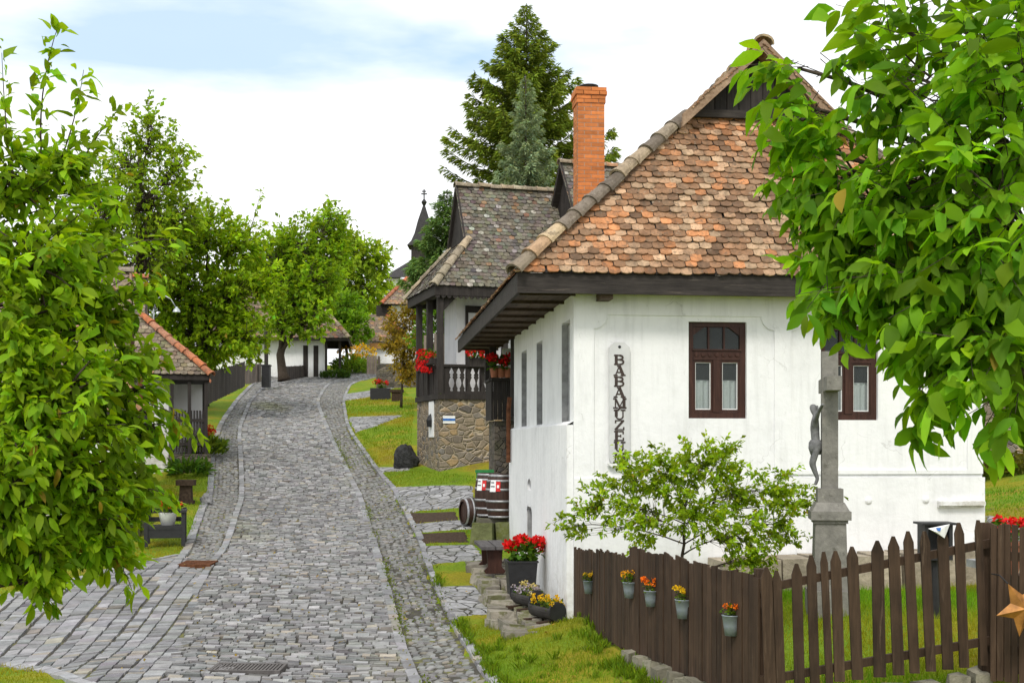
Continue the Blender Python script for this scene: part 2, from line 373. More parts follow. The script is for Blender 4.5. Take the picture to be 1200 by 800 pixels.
# residual control points (px, py, Y)
ctl = [(672, 735, 18), (597, 640, 25), (1120, 690, 17.6), (972, 714, 15), (1060, 712, 15), (905, 806, 12.2), (1150, 776, 12.2), (1150, 822, 10.9), (905, 850, 10.9), (740, 764, 14), (700, 700, 17.2), (820, 760, 14.5),
       (640, 782, 15.4), (560, 775, 16.2), (760, 830, 12.6), (575, 608, 27.5), (545, 605, 27.5), (513, 552, 35.5), (487, 541, 38.5), (540, 560, 33.5), (218, 588, 31), (180, 645, 26), (215, 534, 38), (160, 560, 37),
       (130, 610, 29), (1175, 605, 24), (1175, 572, 30), (1175, 545, 34), (620, 730, 19), (590, 690, 21.5), (0, 700, 20.3), (60, 690, 20.8), (0, 790, 16.5), (1300, 670, 18), (1300, 770, 11.3), (1120, 850, 10.3), (980, 870, 10.3)]
CX = [P(*c) for c in ctl]
for Y in (12, 16, 20, 24, 28, 32, 36, 41, 47, 54, 62, 70, 80):
    for k in (0, 3): CX.append(np.array((edge(k, Y), Y, zroad(Y))))
for (x, y, dz) in ((-30, 10, 0), (-30, 40, .8), (-15, 30, .6), (-14, 45, .5), (30, 10, 1.), (30, 40, 2.5), (16, 30, 2.), (12, 45, 1.6), (8, 60, 1.0), (30, 80, 2), (-30, 80, 1), (0, 2, 0), (-10, 12, 0), (8, 2, .2), (0, 110, 0), (40, 120, 1), (-40, 120, 1), (3, 40, 1.1), (2, 50, .6)):
    CX.append(np.array((x, y, zroad(y) + dz)))
CX = np.array(CX)
def tps(r2): return .5 * r2 * np.log(r2 + 1e-9)
_n = len(CX); _A = tps(((CX[:, None, :2] - CX[None, :, :2]) ** 2).sum(-1)) + np.eye(_n) * 1.5
_Pm = np.hstack([np.ones((_n, 1)), CX[:, :2]])
_S = np.block([[_A, _Pm], [_Pm.T, np.zeros((3, 3))]])
_w = np.linalg.solve(_S, np.concatenate([CX[:, 2] - zroad(CX[:, 1]), np.zeros(3)]))
def zg(x, y):
    x = np.asarray(x, float); y = np.asarray(y, float); sh = np.broadcast(x, y).shape
    x = np.broadcast_to(x, sh).ravel(); y = np.broadcast_to(y, sh).ravel(); out = np.empty(len(x))
    xc = np.clip(x, -38, 38); yc = np.clip(y, -8, 125)
    for i in range(0, len(x), 20000):
        a = slice(i, i + 20000)
        r2 = (xc[a, None] - CX[None, :, 0]) ** 2 + (yc[a, None] - CX[None, :, 1]) ** 2
        out[a] = tps(r2) @ _w[:_n] + _w[_n] + xc[a] * _w[_n + 1] + yc[a] * _w[_n + 2]
    return (np.clip(out, -.8, 3) + zroad(y)).reshape(sh)
def zgs(x, y): return float(zg(np.array([x]), np.array([y]))[0])
def hit(px, py):
    Y = np.linspace(9, 110, 4000); x = (px - 600) * Y / F; z = E + (HZ - py) * Y / F
    i = np.argmax(z < zg(x, Y)); return np.array((x[i], Y[i], z[i]))
def on(px, Y): return np.array(((px - 600) * Y / F, Y, zgs((px - 600) * Y / F, Y)))

def road_mask(x, y):
    inr = (x > edge(1, y) - .02) & (x < edge(3, y) + .02) & (y > 8) & (y < 90)
    return inr
# side lane on the left: larger slabs in courses that fan out from the street
lane_top = np.array([hit(*p)[:2] for p in ((-260, 722), (-120, 707), (0, 699), (60, 688), (120, 670), (170, 657), (207, 650))])
lane_bot = np.array([hit(*p)[:2] for p in ((-260, 800), (-100, 785), (0, 775), (45, 783), (90, 797), (130, 812), (150, 830))])
def poly_in(poly, x, y):
    poly = np.asarray(poly); ins = np.zeros(np.shape(x), bool); j = len(poly) - 1
    for i in range(len(poly)):
        xi, yi = poly[i]; xj, yj = poly[j]
        c = ((yi > y) != (yj > y)) & (x < (xj - xi) * (y - yi) / (yj - yi + 1e-12) + xi); ins ^= c; j = i
    return ins
lane_poly = np.vstack([lane_top, [[edge(1, yy) + .16, yy] for yy in (21.2, 19, 17, 15, 13.6)], lane_bot[::-1]])
lp = lane_poly
gx = np.unique(np.concatenate([np.arange(-14, 10, .3), np.geomspace(10, 300, 26), -np.geomspace(14, 300, 24)]))
gy = np.unique(np.concatenate([np.arange(8, 60, .3), np.arange(60, 100, 1.), np.geomspace(100, 600, 20), np.linspace(-30, 8, 20)]))
GX, GY = np.meshgrid(gx, gy); GZ = zg(GX, GY)
GZ = GZ - np.where((GX > edge(0, GY)) & (GX < edge(3, GY)) & (GY > 8) & (GY < 92), .07, 0)
def grid_faces(nr, nc):
    i = np.arange(nr - 1)[:, None] * nc + np.arange(nc - 1)[None]
    return np.stack([i, i + 1, i + nc + 1, i + nc], -1).reshape(-1, 4)
GZ = GZ - np.where(poly_in(lane_poly, GX, GY) & ~((GX > edge(0, GY)) & (GX < edge(3, GY))), .07, 0)
mb = MB(); mb.add(np.stack([GX, GY, GZ], -1), grid_faces(*GX.shape)); tag(mb.build('ground', GROUND, smooth=True), kind='structure')

# ------------------------------------------------------------------ street: base sheet plus setts
def sheet(name, yl, xl, xr, nx, mat, dz):
    u = np.linspace(0, 1, nx)[None]; X = xl[:, None] * (1 - u) + xr[:, None] * u; Y = np.repeat(yl[:, None], nx, 1)
    m = MB(); m.add(np.stack([X, Y, zg(X, Y) + dz], -1), grid_faces(*X.shape)); return tag(m.build(name, mat, smooth=True), kind='structure')
yl = np.arange(8.2, 89, .3)
sheet('street_bed', yl, edge(0, yl), edge(3, yl), 14, JOINT, -.035)

def setts(m, cx, cy, ax, w, l, col, hgt=.02, tilt=.005, inset=.055, jit=.035, up=.004):
    """stones: centres, axis angle ax (along the course), width w across and length l, on the terrain"""
    n = len(cx); ca, sa = np.cos(ax), np.sin(ax)
    q = np.array([(-.5, -.5), (.5, -.5), (.5, .5), (-.5, .5)])
    uv = q[None] * np.stack([w, l], -1)[:, None] * (1 + rng.uniform(-jit, jit, (n, 4, 2)))
    def world(uv): return np.stack([cx[:, None] + uv[..., 0] * ca[:, None] - uv[..., 1] * sa[:, None], cy[:, None] + uv[..., 0] * sa[:, None] + uv[..., 1] * ca[:, None]], -1)
    lo = world(uv); hi = world(uv * (1 - inset))
    zl = zg(lo[..., 0], lo[..., 1]) - .04
    tl = rng.normal(0, tilt, (n, 1)) * q[None, :, 0] * 2 + rng.normal(0, tilt, (n, 1)) * q[None, :, 1] * 2
    zh = zg(hi[..., 0], hi[..., 1]) + up + rng.normal(0, hgt * .22, (n, 1)) + tl
    v = np.concatenate([np.concatenate([lo, zl[..., None]], -1), np.concatenate([hi, zh[..., None]], -1)], 1)
    fb = np.array([(4, 5, 6, 7), (0, 1, 5, 4), (1, 2, 6, 5), (2, 3, 7, 6), (3, 0, 4, 7)])
    m.add(v, (fb[None] + (np.arange(n) * 8)[:, None, None]).reshape(-1, 4), np.repeat(col, 8, 0))
def stonecol(n, base=(.217, .214, .212), var=.28):
    k = np.clip(rng.normal(1, var, (n, 1)), .45, 1.7); h = rng.normal(0, .004, (n, 3)); c = np.array(base)[None] * k + h
    warm = rng.random((n, 1)) < .10; c = np.where(warm, c * np.array([1.12, 1.02, .85]), c)
    return np.clip(c, .03, .7)

def tone(x, y):
    k = vnoise(x * .55, y * .3, 31)[:, None]; ms = np.clip(vnoise(x * .8, y * .35, 47) - .75 + .35 * (rng.random(len(x)) - .5), 0, 1)[:, None]
    return (1 + .11 * k) * (1 - ms * np.array([[.15, .12, .55]]))
m = MB(); y = 8.6
while y < 86:
    l = random.uniform(.085, .125) if y < 40 else random.uniform(.13, .18)
    x0, x1 = edge(1, y) + .12, edge(2, y) - .10
    slope = (edge(1, y + .5) + edge(2, y + .5) - edge(1, y - .5) - edge(2, y - .5)) / 2
    x = x0 + random.uniform(-.05, .05); xs = []; ws = []
    while x < x1:
        w = random.choice([random.uniform(.10, .17), random.uniform(.15, .27)]); w = min(w, x1 - x + .03); xs.append(x + w / 2); ws.append(w); x += w + random.choice([random.uniform(.006, .014), random.uniform(.015, .045)])
    xs = np.array(xs); ws = np.array(ws); n = len(xs)
    rel = (xs - (x0 + x1) / 2)
    setts(m, xs, y - slope * rel * .35 + rng.normal(0, .008, n) + .03 * np.sin(rel * 2.1 + y * .3), np.full(n, -slope * .35) + rng.normal(0, .015, n), ws, np.full(n, l) * rng.uniform(.8, 1.05, n), stonecol(n) * tone(xs, np.full(n, y)))
    y += l + random.uniform(.012, .024)
tag(m.build('cobbled_street', COBBLE), kind='structure')
# stripes of long kerb slabs
m = MB()
for k, y0, wid in ((1, 20.5, .15), (2, 8.6, .16), (3, 8.6, .13), (0, 21.3, .18)):
    y = y0
    while y < 80:
        l = random.uniform(.2, .42); s = (edge(k, y + .4) - edge(k, y - .4)) / .8
        setts(m, np.array([edge(k, y + l / 2)]), np.array([y + l / 2]), np.array([-math.atan(s)]), np.array([wid * random.uniform(.85, 1.1)]), np.array([l]), stonecol(1, (.235, .235, .24), .2), up=.008 if k in (1, 2) else .02, jit=.03, inset=.07)
        y += l + .025
tag(m.build('kerb_stones', COBBLE), kind='structure')
# rough side strips
m = MB()
for (ka, kb, y0) in ((2, 3, 8.6), (0, 1, 21.3)):
    y = y0
    while y < 80:
        l = random.uniform(.08, .115); xs = np.arange(edge(ka, y) + .16, edge(kb, y) - .08, .115); n = len(xs)
        if n:
            keep = rng.random(n) < (.86 if ka == 2 else .95)
            setts(m, (xs + rng.normal(0, .02, n))[keep], (y + rng.normal(0, .02, n))[keep], rng.normal(0, .35, n)[keep], rng.uniform(.08, .13, n)[keep], (l * rng.uniform(.75, 1.1, n))[keep], stonecol(n, (.19, .188, .18), .2)[keep], inset=.16, jit=.15, up=-.021, hgt=.015, tilt=.004)
        y += l + .01
tag(m.build('gutter_cobbles', COBBLE), kind='structure')
m = MB(); n_ = 26; xs = np.linspace(lp[:, 0].min(), lp[:, 0].max(), 60); ys = np.linspace(lp[:, 1].min(), lp[:, 1].max(), 60)
XX, YY = np.meshgrid(xs, ys); ff = grid_faces(60, 60); cxm = XX.ravel()[ff].mean(1); cym = YY.ravel()[ff].mean(1)
m.add(np.stack([XX, YY, zg(XX, YY) - .033], -1), ff[poly_in(lp, cxm, cym)]); tag(m.build('lane_bed', JOINT, smooth=True), kind='structure')
m = MB(); ang = .09; u = -14.
while u < 14:
    du = random.uniform(.21, .28); v = -16 + random.uniform(0, .3)
    while v < 16:
        dv = random.uniform(.12, .24)
        x = -7.5 + u * math.cos(ang) - v * math.sin(ang); y = 18.5 + u * math.sin(ang) + v * math.cos(ang)
        if poly_in(lp, np.array([x]), np.array([y]))[0]:
            setts(m, np.array([x]), np.array([y]), np.array([ang + random.gauss(0, .02)]), np.array([du - .03]), np.array([dv - .012]), stonecol(1, (.21, .21, .214), .22), jit=.025, inset=.035, up=-.006)
        v += dv
    u += du
tag(m.build('lane_setts', COBBLE), kind='structure')
m = MB()
for line in (lane_top, lane_bot):
    d = np.cumsum(np.r_[0, np.linalg.norm(np.diff(line, axis=0), axis=1)]); s = 0
    while s < d[-1] - .2:
        l = random.uniform(.25, .4); q = [np.interp(s + k, d, line[:, i]) for k in (0, l) for i in (0, 1)]
        setts(m, np.array([(q[0] + q[2]) / 2]), np.array([(q[1] + q[3]) / 2]), np.array([math.atan2(q[3] - q[1], q[2] - q[0])]), np.array([l]), np.array([.17]), stonecol(1, (.28, .28, .285), .15), up=.012, inset=.06, jit=.04)
        s += l + .02
tag(m.build('lane_kerb', COBBLE), kind='structure')

# slab paths and bare-earth strips across the verge
def patch(name, pts, mat, dz=.03, n=14):
    c = [hit(*p) for p in pts]; a, b, c_, d = c
    uu, vv = np.meshgrid(np.linspace(0, 1, n), np.linspace(0, 1, n))
    XY = (a[None, None, :2] * ((1 - uu) * (1 - vv))[..., None] + b[None, None, :2] * (uu * (1 - vv))[..., None] + c_[None, None, :2] * (uu * vv)[..., None] + d[None, None, :2] * ((1 - uu) * vv)[..., None])
    wob = rng.normal(0, .03, XY.shape); wob[1:-1, 1:-1] = 0; XY = XY + wob
    Z = zg(XY[..., 0], XY[..., 1]) + dz; Z[0] -= .05; Z[-1] -= .05; Z[:, 0] -= .05; Z[:, -1] -= .05
    m = MB(); m.add(np.concatenate([XY, Z[..., None]], -1), grid_faces(n, n)); tag(m.build(name, mat, smooth=False), kind='structure')
    return XY[[0, 0, -1, -1], [0, -1, -1, 0]]
paths = [patch('stone_path', q, PAVE) for q in (
    [(524, 724), (584, 720), (556, 685), (514, 687)], [(505, 661), (572, 656), (556, 638), (493, 640)], [(489, 625), (556, 620), (552, 611), (482, 614)],
    [(474, 600), (560, 594), (556, 568), (458, 570)], [(446, 553), (481, 551), (480, 547), (442, 548)], [(416, 507), (440, 500), (476, 486), (407, 488)], [(402, 470), (430, 466), (470, 452), (402, 462)])]
paths += [patch('earth_strip', q, SOIL, .02) for q in ([(493, 637), (552, 636), (548, 623), (488, 626)], [(482, 612), (540, 610), (536, 599), (476, 601)])]

# ------------------------------------------------------------------ roof helpers
def tiles(mb, O, eu, ev, vs_, ul, ur, w=.19, ex=.135, colf=None, over=.03, sag=0):
    O = np.array(O, float); eu = nrm(eu); ev = nrm(ev); en = np.cross(eu, ev)
    if en[2] < 0: en = -en
    vs_ = np.array(vs_); r = 0; v = -over; U = []; V = []
    vmax = vs_[-1]
    while v < vmax - .03:
        a = np.interp(v + ex * .3, vs_, ul); b = np.interp(v + ex * .3, vs_, ur)
        k = (np.arange(math.floor(a / w) - 1, math.ceil(b / w) + 2) + .5 * (r % 2)) * w; k = k[(k > a - w * .49) & (k < b + w * .49)]
        U.append(k); V.append(np.full(len(k), v)); v += ex; r += 1
    U = np.concatenate(U); V = np.concatenate(V); n = len(U)
    U = U + rng.normal(0, .006, n); Vj = V + rng.normal(0, .006, n); ww = w * .97
    out = np.array([(-.5, 1.3), (-.5, .26), (-.36, .09), (0, 0), (.36, .09), (.5, .26), (.5, 1.3)])
    uu = U[:, None] + out[None, :, 0] * ww; vv = Vj[:, None] + out[None, :, 1] * ex
    rot = rng.normal(0, .02, (n, 1)); uu, vv = uu + rot * (vv - Vj[:, None]), vv - rot * (uu - U[:, None])
    lo = np.interp(vv, vs_, ul); hi = np.interp(vv, vs_, ur); uu = np.clip(uu, lo - .02, hi + .02); vv = np.minimum(vv, vmax + .03)
    lift = np.where(out[None, :, 1] > 1, .012, .036) + rng.normal(0, .006, (n, 1)) + rng.normal(0, .004, (n, 7))
    if sag: lift = lift - sag * np.sin(uu * 1.1 + .6) * np.sin(vv * 1.3)
    top = O + uu[..., None] * eu + vv[..., None] * ev + lift[..., None] * en
    bot = top[:, 1:6] - .019 * en
    v3 = np.concatenate([top, bot], 1)
    c = colf(U, V, n); i0 = (np.arange(n) * 12)[:, None]
    cc = np.repeat(c, 12, 0)
    base = mb.n; mb.add(v3, np.array([[0, 1, 2, 3, 4, 5, 6]]) + i0, cc)
    q = np.array([(1, 7, 8, 2), (2, 8, 9, 3), (3, 9, 10, 4), (4, 10, 11, 5), (0, 0, 7, 1), (5, 11, 6, 6)])[:4]
    mb.f.append((q[None] + (np.arange(n) * 12)[:, None, None]).reshape(-1, 4) + base)
def pal(probs, cols):
    probs = np.array(probs) / sum(probs); cols = np.array(cols)
    def f(U, V, n):
        i = rng.choice(len(cols), n, p=probs); return np.clip(cols[i] * rng.normal(1, .13, (n, 1)) + rng.normal(0, .01, (n, 3)), .02, .8)
    return f
def col_main(U, V, n):
    grey = np.array([(.165, .105, .066), (.12, .08, .054), (.20, .14, .095), (.25, .195, .14)]); red = np.array([(.50, .22, .095), (.40, .19, .09), (.36, .20, .11), (.52, .33, .2)])
    pr = .30 + .25 * vnoise(U * 1.3, V * 2.2, 3) + .25 * (U < 2.2) * (V < 1.2) + .12 * (U > 5) + .9 * (V > 2.78)
    isr = rng.random(n) < pr
    c = np.where(isr[:, None], red[rng.integers(0, 4, n)], grey[rng.integers(0, 4, n)] * np.array((1.72, 1.5, 1.3)))
    return np.clip(c * rng.normal(1, .16, (n, 1)), .03, .75)
col_grey = pal([3, 3, 2, .35, .3], [(.16, .145, .115), (.20, .18, .145), (.13, .115, .095), (.40, .38, .33), (.28, .17, .10)])
col_far = pal([3, 2, 2, 1], [(.24, .18, .13), (.30, .22, .15), (.20, .16, .12), (.38, .21, .12)])
def caps(mb, p0, p1, r=.15, ln=.36, cols=((.34, .27, .19), (.42, .33, .22), (.26, .22, .17), (.45, .24, .13)), flat=.8):
    p0 = np.array(p0, float); p1 = np.array(p1, float); L = np.linalg.norm(p1 - p0); k = max(2, int(L / ln)); d = (p1 - p0) / L
    side = nrm(np.cross(d, (0, 0, 1))); up = np.cross(side, d); th = np.linspace(-.15, math.pi + .15, 9)
    for i in range(k):
        a = p0 + d * (L * i / k - .04); b = p0 + d * (L * (i + 1) / k + .03)
        col = np.array(cols[random.randrange(len(cols))]) * random.uniform(.8, 1.2); jit = rng.normal(0, .008, 3)
        rs = ((a, 1.12, -.012), (a + d * .05, 1.12, -.012), (a + d * .055, 1.0, 0), (b, .86, 0))
        v = [];
        for (c, s, dz) in rs:
            v += [c + jit + (np.cos(t) * side * r * s + (np.sin(t) * r * s * flat + .02) * up) for t in th]
        n = 9; fs = [(j * n + q, j * n + q + 1, (j + 1) * n + q + 1, (j + 1) * n + q) for j in range(3) for q in range(n - 1)]
        # rim thickness at the open end
        m0 = len(v); v += [a + jit + (np.cos(t) * side * r * .98 + (np.sin(t) * r * .98 * flat + .0) * up) for t in th]; fs += [(m0 + q, m0 + q + 1, q + 1, q) for q in range(n - 1)]
        mb.add(v, fs, col)

def hip_roof(root, a0, a1, b0, b1, h0, hr, run, ga, axis, colf, fas=.28, rake=.35, w=.19, ex=.135, capcols=None, gable_mat=None, rake_mat=None, far=False, gable_boards=True, lace=False, both=False, sag=0):
    """half-hipped roof: a runs across the ridge, b along it from the front eave; small boarded gable of half width ga above the front hip"""
    ac = (a0 + a1) / 2; half = (a1 - a0) / 2; tanp = (hr - h0) / half; hg = hr - tanp * ga; bg = b0 + run
    def G(a, b, h): return np.array((a, b, h)) if axis == 'y' else np.array((b, a, h))
    parts = {}
    deck = MB()
    d = .015
    deck.face([G(a0, b0, h0 - d), G(a1, b0, h0 - d), G(ac + ga, bg, hg - d), G(ac - ga, bg, hg - d)])
    for s, ae in ((-1, a0), (1, a1)):
        deck.face([G(ae, b0, h0 - d), G(ac + s * ga, bg, hg - d), G(ac, bg, hr - d), G(ac, b1, hr - d), G(ae, b1, h0 - d)])
        deck.face([G(ac + s * ga, bg - rake, hg - d), G(ac, bg - rake, hr - d), G(ac, bg, hr - d), G(ac + s * ga, bg, hg - d)])
    t = MB()
    sl = math.hypot(half, hr - h0); vg = sl * (half - ga) / half; sf = math.hypot(run, hg - h0)
    tiles(t, G(a0, b0, h0), G(1, 0, 0) - G(0, 0, 0), G(0, run, hg - h0), [0, sf], [0, half - ga], [a1 - a0, half + ga], w, ex, colf, sag=sag)
    for s, ae in ((1, a0), (-1, a1)):
        tiles(t, G(ae, 0, h0), G(0, 1, 0), G(s * half, 0, hr - h0), [0, vg, vg + .02, sl], [b0, bg, bg - rake, bg - rake], [b1] * 4, w, ex, colf, sag=sag)
    roof = t.build('roof', TILE, root); deck.build('roof_deck', DARK, roof)
    cp = MB(); kw = dict(cols=capcols) if capcols else {}
    for (p_, q_, nm) in ((G(a0, b0, h0), G(ac - ga, bg, hg), 'hip_tiles'), (G(a1, b0, h0), G(ac + ga, bg, hg), 'hip_tiles'), (G(ac, bg - rake, hr), G(ac, b1, hr), 'ridge_tiles')):
        cp = MB(); caps(cp, p_, q_, **kw); cp.build(nm, TILE, root)
    # small gable
    g = MB(); g.prism([G(ac - ga + .02, bg - .03, hg), G(ac + ga - .02, bg - .03, hg), G(ac, bg - .03, hr - .04)], G(0, .02, 0) - G(0, 0, 0))
    if gable_boards:
        nb = max(4, int(2 * ga / .2))
        for i in range(nb):
            u0 = -ga + .06 + (2 * ga - .12) * i / nb; u1 = u0 + (2 * ga - .12) / nb - .015; hm = lambda u: hr - .1 - abs(u) * tanp
            j = random.uniform(.6, 1.3)
            g.prism([G(ac + u0, bg - .055, hg), G(ac + u1, bg - .055, hg), G(ac + u1, bg - .055, max(hg, hm(u1))), G(ac + u0, bg - .055, max(hg, hm(u0)))], G(0, .02, 0) - G(0, 0, 0), (j, j, j))
    g.build('gable_boards', gable_mat or DARK, root)
    rk = MB()
    for s in (-1, 1):
        p0 = G(ac + s * (ga + .16), bg - rake, hg - tanp * .16 - .10); p1 = G(ac, bg - rake, hr - .10); rk.bar(p0, p1, .05, .20, G(0, 1, 0) - G(0, 0, 0))if False else rk.prism([p0, p1, p1 + np.array((0, 0, .2)), p0 + np.array((0, 0, .2))], G(0, .05, 0) - G(0, 0, 0))
        rk.prism([p0 + G(0, .05, 0), p1 + G(0, .05, 0), p1 + np.array((0, 0, .09)) + G(0, .05, 0), p0 + np.array((0, 0, .09)) + G(0, .05, 0)], G(0, rake - .1, 0))
    rk.build('rake_board', rake_mat or RAKE, root)
    fz = MB(); 
    fz.b2(np.minimum(G(a0 + .02, b0 + .02, h0 - fas), G(a1 - .02, b0 + .07, h0 - .02)), np.maximum(G(a0 + .02, b0 + .02, h0 - fas), G(a1 - .02, b0 + .07, h0 - .02)))
    for ae, e in ((a0 + .02, .05), (a1 - .02, -.05)):
        p, q = G(ae, b0 + .072, h0 - fas), G(ae + e, b1, h0 - .02); fz.b2(np.minimum(p, q), np.maximum(p, q))
    if lace:
        for k in range(int((a1 - a0) / .14)):
            fz.lathe([(.05, -.012), (.05, .012)], 8, G(a0 + .1 + k * .14, b0 + .05, h0 - fas), axis=G(0, 1, 0))
    fz.build('fascia_board', DARKX if axis == 'y' else DARK, root)
    # back gable wall closes the roof space
    bw = MB(); bw.prism([G(a0 + .3, b1 - .3, h0), G(a1 - .3, b1 - .3, h0), G(ac, b1 - .3, hr - .3)], G(0, .1, 0)); bw.build('rear_gable', DARK, root)
    return hg, bg, ac

def wall_holes(mb, w0, w1, h0, h1, holes, pt, depth, back=True):
    """vertical wall in (u,h) with rectangular holes; pt(u,d,h) places a point at depth d behind the face"""
    us = sorted({w0, w1, *[x for q in holes for x in q[:2]]}); hs = sorted({h0, h1, *[x for q in holes for x in q[2:4]]})
    for i in range(len(us) - 1):
        for j in range(len(hs) - 1):
            um = (us[i] + us[i + 1]) / 2; hm = (hs[j] + hs[j + 1]) / 2
            if any(q[0] < um < q[1] and q[2] < hm < q[3] for q in holes): continue
            mb.face([pt(us[i], 0, hs[j]), pt(us[i + 1], 0, hs[j]), pt(us[i + 1], 0, hs[j + 1]), pt(us[i], 0, hs[j + 1])])
    for q in holes:
        a, b, c, d = q[:4]
        for (p1, p2) in (((a, c), (a, d)), ((b, d), (b, c)), ((a, d), (b, d)), ((b, c), (a, c))):
            mb.face([pt(p1[0], 0, p1[1]), pt(p2[0], 0, p2[1]), pt(p2[0], depth, p2[1]), pt(p1[0], depth, p1[1])])

# ------------------------------------------------------------------ the museum house
A = math.radians(6.7); CA, SA = math.cos(A), math.sin(A)
H0 = E - 2.67
house = thing('museum_house', 'whitewashed house with mottled brown tile roof and brick chimney', 'house', (.894, 18, H0), A)
def fx(px, yl=0):   # local x on a front plane at local depth yl seen at column px
    k = (px - 600) / F; return (k * (18 + yl * CA) - .894 + yl * SA) / (CA - k * SA)
def fh(py, xl, yl=0): return (HZ - py) * (18 + xl * SA + yl * CA) / F + 2.67
WT = 4.86; XR = fx(1151)
win = [(fx(807), fx(875), fh(490, 2.1), fh(377, 2.1)), (fx(962), fx(1029), fh(492, 4.2), fh(384, 4.2) + .03)]
m = MB()
wall_holes(m, 0, XR, 0, WT, win, lambda u, d, h: np.array((u, d, h)), .35)
m.face([(XR, 0, 0), (XR, 7.3, 0), (XR, 7.3, WT), (XR, 0, WT)]); m.face([(0, 7.3, 0), (XR, 7.3, 0), (XR, 7.3, WT), (0, 7.3, WT)])
slots = [(.31, 1.11, 2.97, 4.52), (3.2, 3.95, 2.97, 4.45), (5.3, 6.1, 2.97, 4.45)]
wall_holes(m, 0, 7.3, 2.9, WT, slots, lambda u, d, h: np.array((d, u, h)), .16)
for s in slots:
    m.face([(.161, s[0], s[2]), (.161, s[1], s[2]), (.161, s[1], s[3]), (.161, s[0], s[3])])
m.build('wall', PLASTER, house)
# closed shutters in the street-side recesses
for s in slots:
    sh = MB(); k = 4
    for i in range(k):
        a = s[0] + .03 + (s[1] - s[0] - .06) * i / k; sh.b2((.10, a, s[2] + .02), (.14, a + (s[1] - s[0] - .06) / k - .012, s[3] - .02))
    sh.build('shutter', m_plain('grey_shutter', (.42, .42, .42), .8) if s is slots[0] else bpy.data.materials['grey_shutter'], house)
# street-side lower wall, a little proud, with arched recesses
m = MB(); ysd = lambda u, d, h: np.array((-.10 + d, u, h)); ST = 2.95
lower_holes = [(3.8, 4.5, .05, 1.55), (3.9, 4.4, 1.85, 2.05)]
wall_holes(m, -.002, 7.32, -.3, ST, lower_holes, ysd, .38)
for q in lower_holes: m.face([(.28, q[0] - .1, q[2] - .1), (.28, q[1] + .1, q[2] - .1), (.28, q[1] + .1, q[3] + .05), (.28, q[0] - .1, q[3] + .05)])
m.face([(-.10, -.002, ST), (-.10, 7.32, ST), (.02, 7.32, ST + .06), (.02, -.002, ST + .06)])
m.face([(-.10, -.002, -.3), (-.002, -.002, -.3), (-.002, -.002, ST), (-.10, -.002, ST)]); m.face([(-.10, 7.32, -.3), (.3, 7.32, -.3), (.3, 7.32, ST), (-.10, 7.32, ST)])
for i in range(12):   # rounded heads of the recesses
    for q in lower_holes:
        c = (q[0] + q[1]) / 2; r = (q[1] - q[0]) / 2; t0 = math.pi * i / 12; t1 = math.pi * (i + 1) / 12
        k = .6
        m.add([(-.104, c + r * math.cos(t0), q[3] - .15 + k * r * math.sin(t0)), (-.104, c + r * math.cos(t1), q[3] - .15 + k * r * math.sin(t1)), (-.104, c + r * math.cos(t1), q[3] + .06), (-.104, c + r * math.cos(t0), q[3] + .06)], [(0, 1, 2, 3)])
m.build('base_wall', PLASTER, house)
m = MB(); m.b2((.05, 3.9, 1.86), (.09, 4.4, 2.04)); m.build('niche_shade', DARK, house)  # dark panel added to stand for the shadow inside the small upper recess
GREYLIN = m_plain('jamb_shade_grey', (.30, .30, .30), .9, .1, 0, .3, 6)  # grey of the added jamb linings, painting the recess reveals as if shaded
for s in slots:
    m = MB(); m.b2((.004, s[1] - .03, s[2] + .02), (.098, s[1] - .003, s[3] - .02)); m.build('jamb_shade', GREYLIN, house)
m = MB(); m.b2((-.092, 4.46, .06), (.26, 4.497, 1.5)); m.build('jamb_shade', GREYLIN, house)
# raised frames on the front
m = MB(); fr = -.028
def fpoly(pts): m.prism([(x, fr, h) for x, h in pts], (0, .0275, 0))
xA, xB, xC, xD = .30, fx(907), fx(927), fx(1133); hT, hB, hS = 4.55, 2.62, 2.22
def arc(cx, ch, r, a0, a1): return [(cx + r * math.cos(a), ch + r * math.sin(a)) for a in np.linspace(a0, a1, 7)]
fpoly([(0, hT), (XR, hT), (XR, WT - .01), (0, WT - .01)])
fpoly([(0, .0), (xA, .0), (xA, hT), (0, hT)]); fpoly([(xB, hS), (xC, hS), (xC, hT), (xB, hT)]); fpoly([(xD, hS), (XR, hS), (XR, hT), (xD, hT)])
for (x, s) in ((xA, 1), (xB, -1), (xC, 1), (xD, -1)):
    fpoly([(x, hT)] + [(x + s * .2 * math.cos(a), hT - .2 * math.sin(a)) for a in np.linspace(0, math.pi / 2, 7)])
fpoly([(xC, hS), (xD, hS), (xD, hS + .06), (xC, hS + .06)])
sk = MB(); sk.b2((0.004, -.048, 0), (XR + .02, -.0305, hS - .05)); sk.build('plinth', PLASTER, house)
m.prism([(XR - 1.6, -.085, 1.92), (XR - .3, -.085, 1.92), (XR - .3, -.085, 2.0), (XR - 1.6, -.085, 2.0)], (0, .04, 0)) if False else None
m.build('plaster_frames', PLASTER, house)
for px, py in ((1016, 586), (1083, 585), (1063, 633), (1143, 629)):
    x = fx(px); m = MB(); m.lathe([(.02, 0), (.05, 0), (.055, .012), (.03, .03), (0.001, .034)], 12, (x, -.049, fh(py, x)), axis=(0, -1, 0)); m.build('anchor_plate', PLASTER, house)
tag(MB().build, None) if False else None
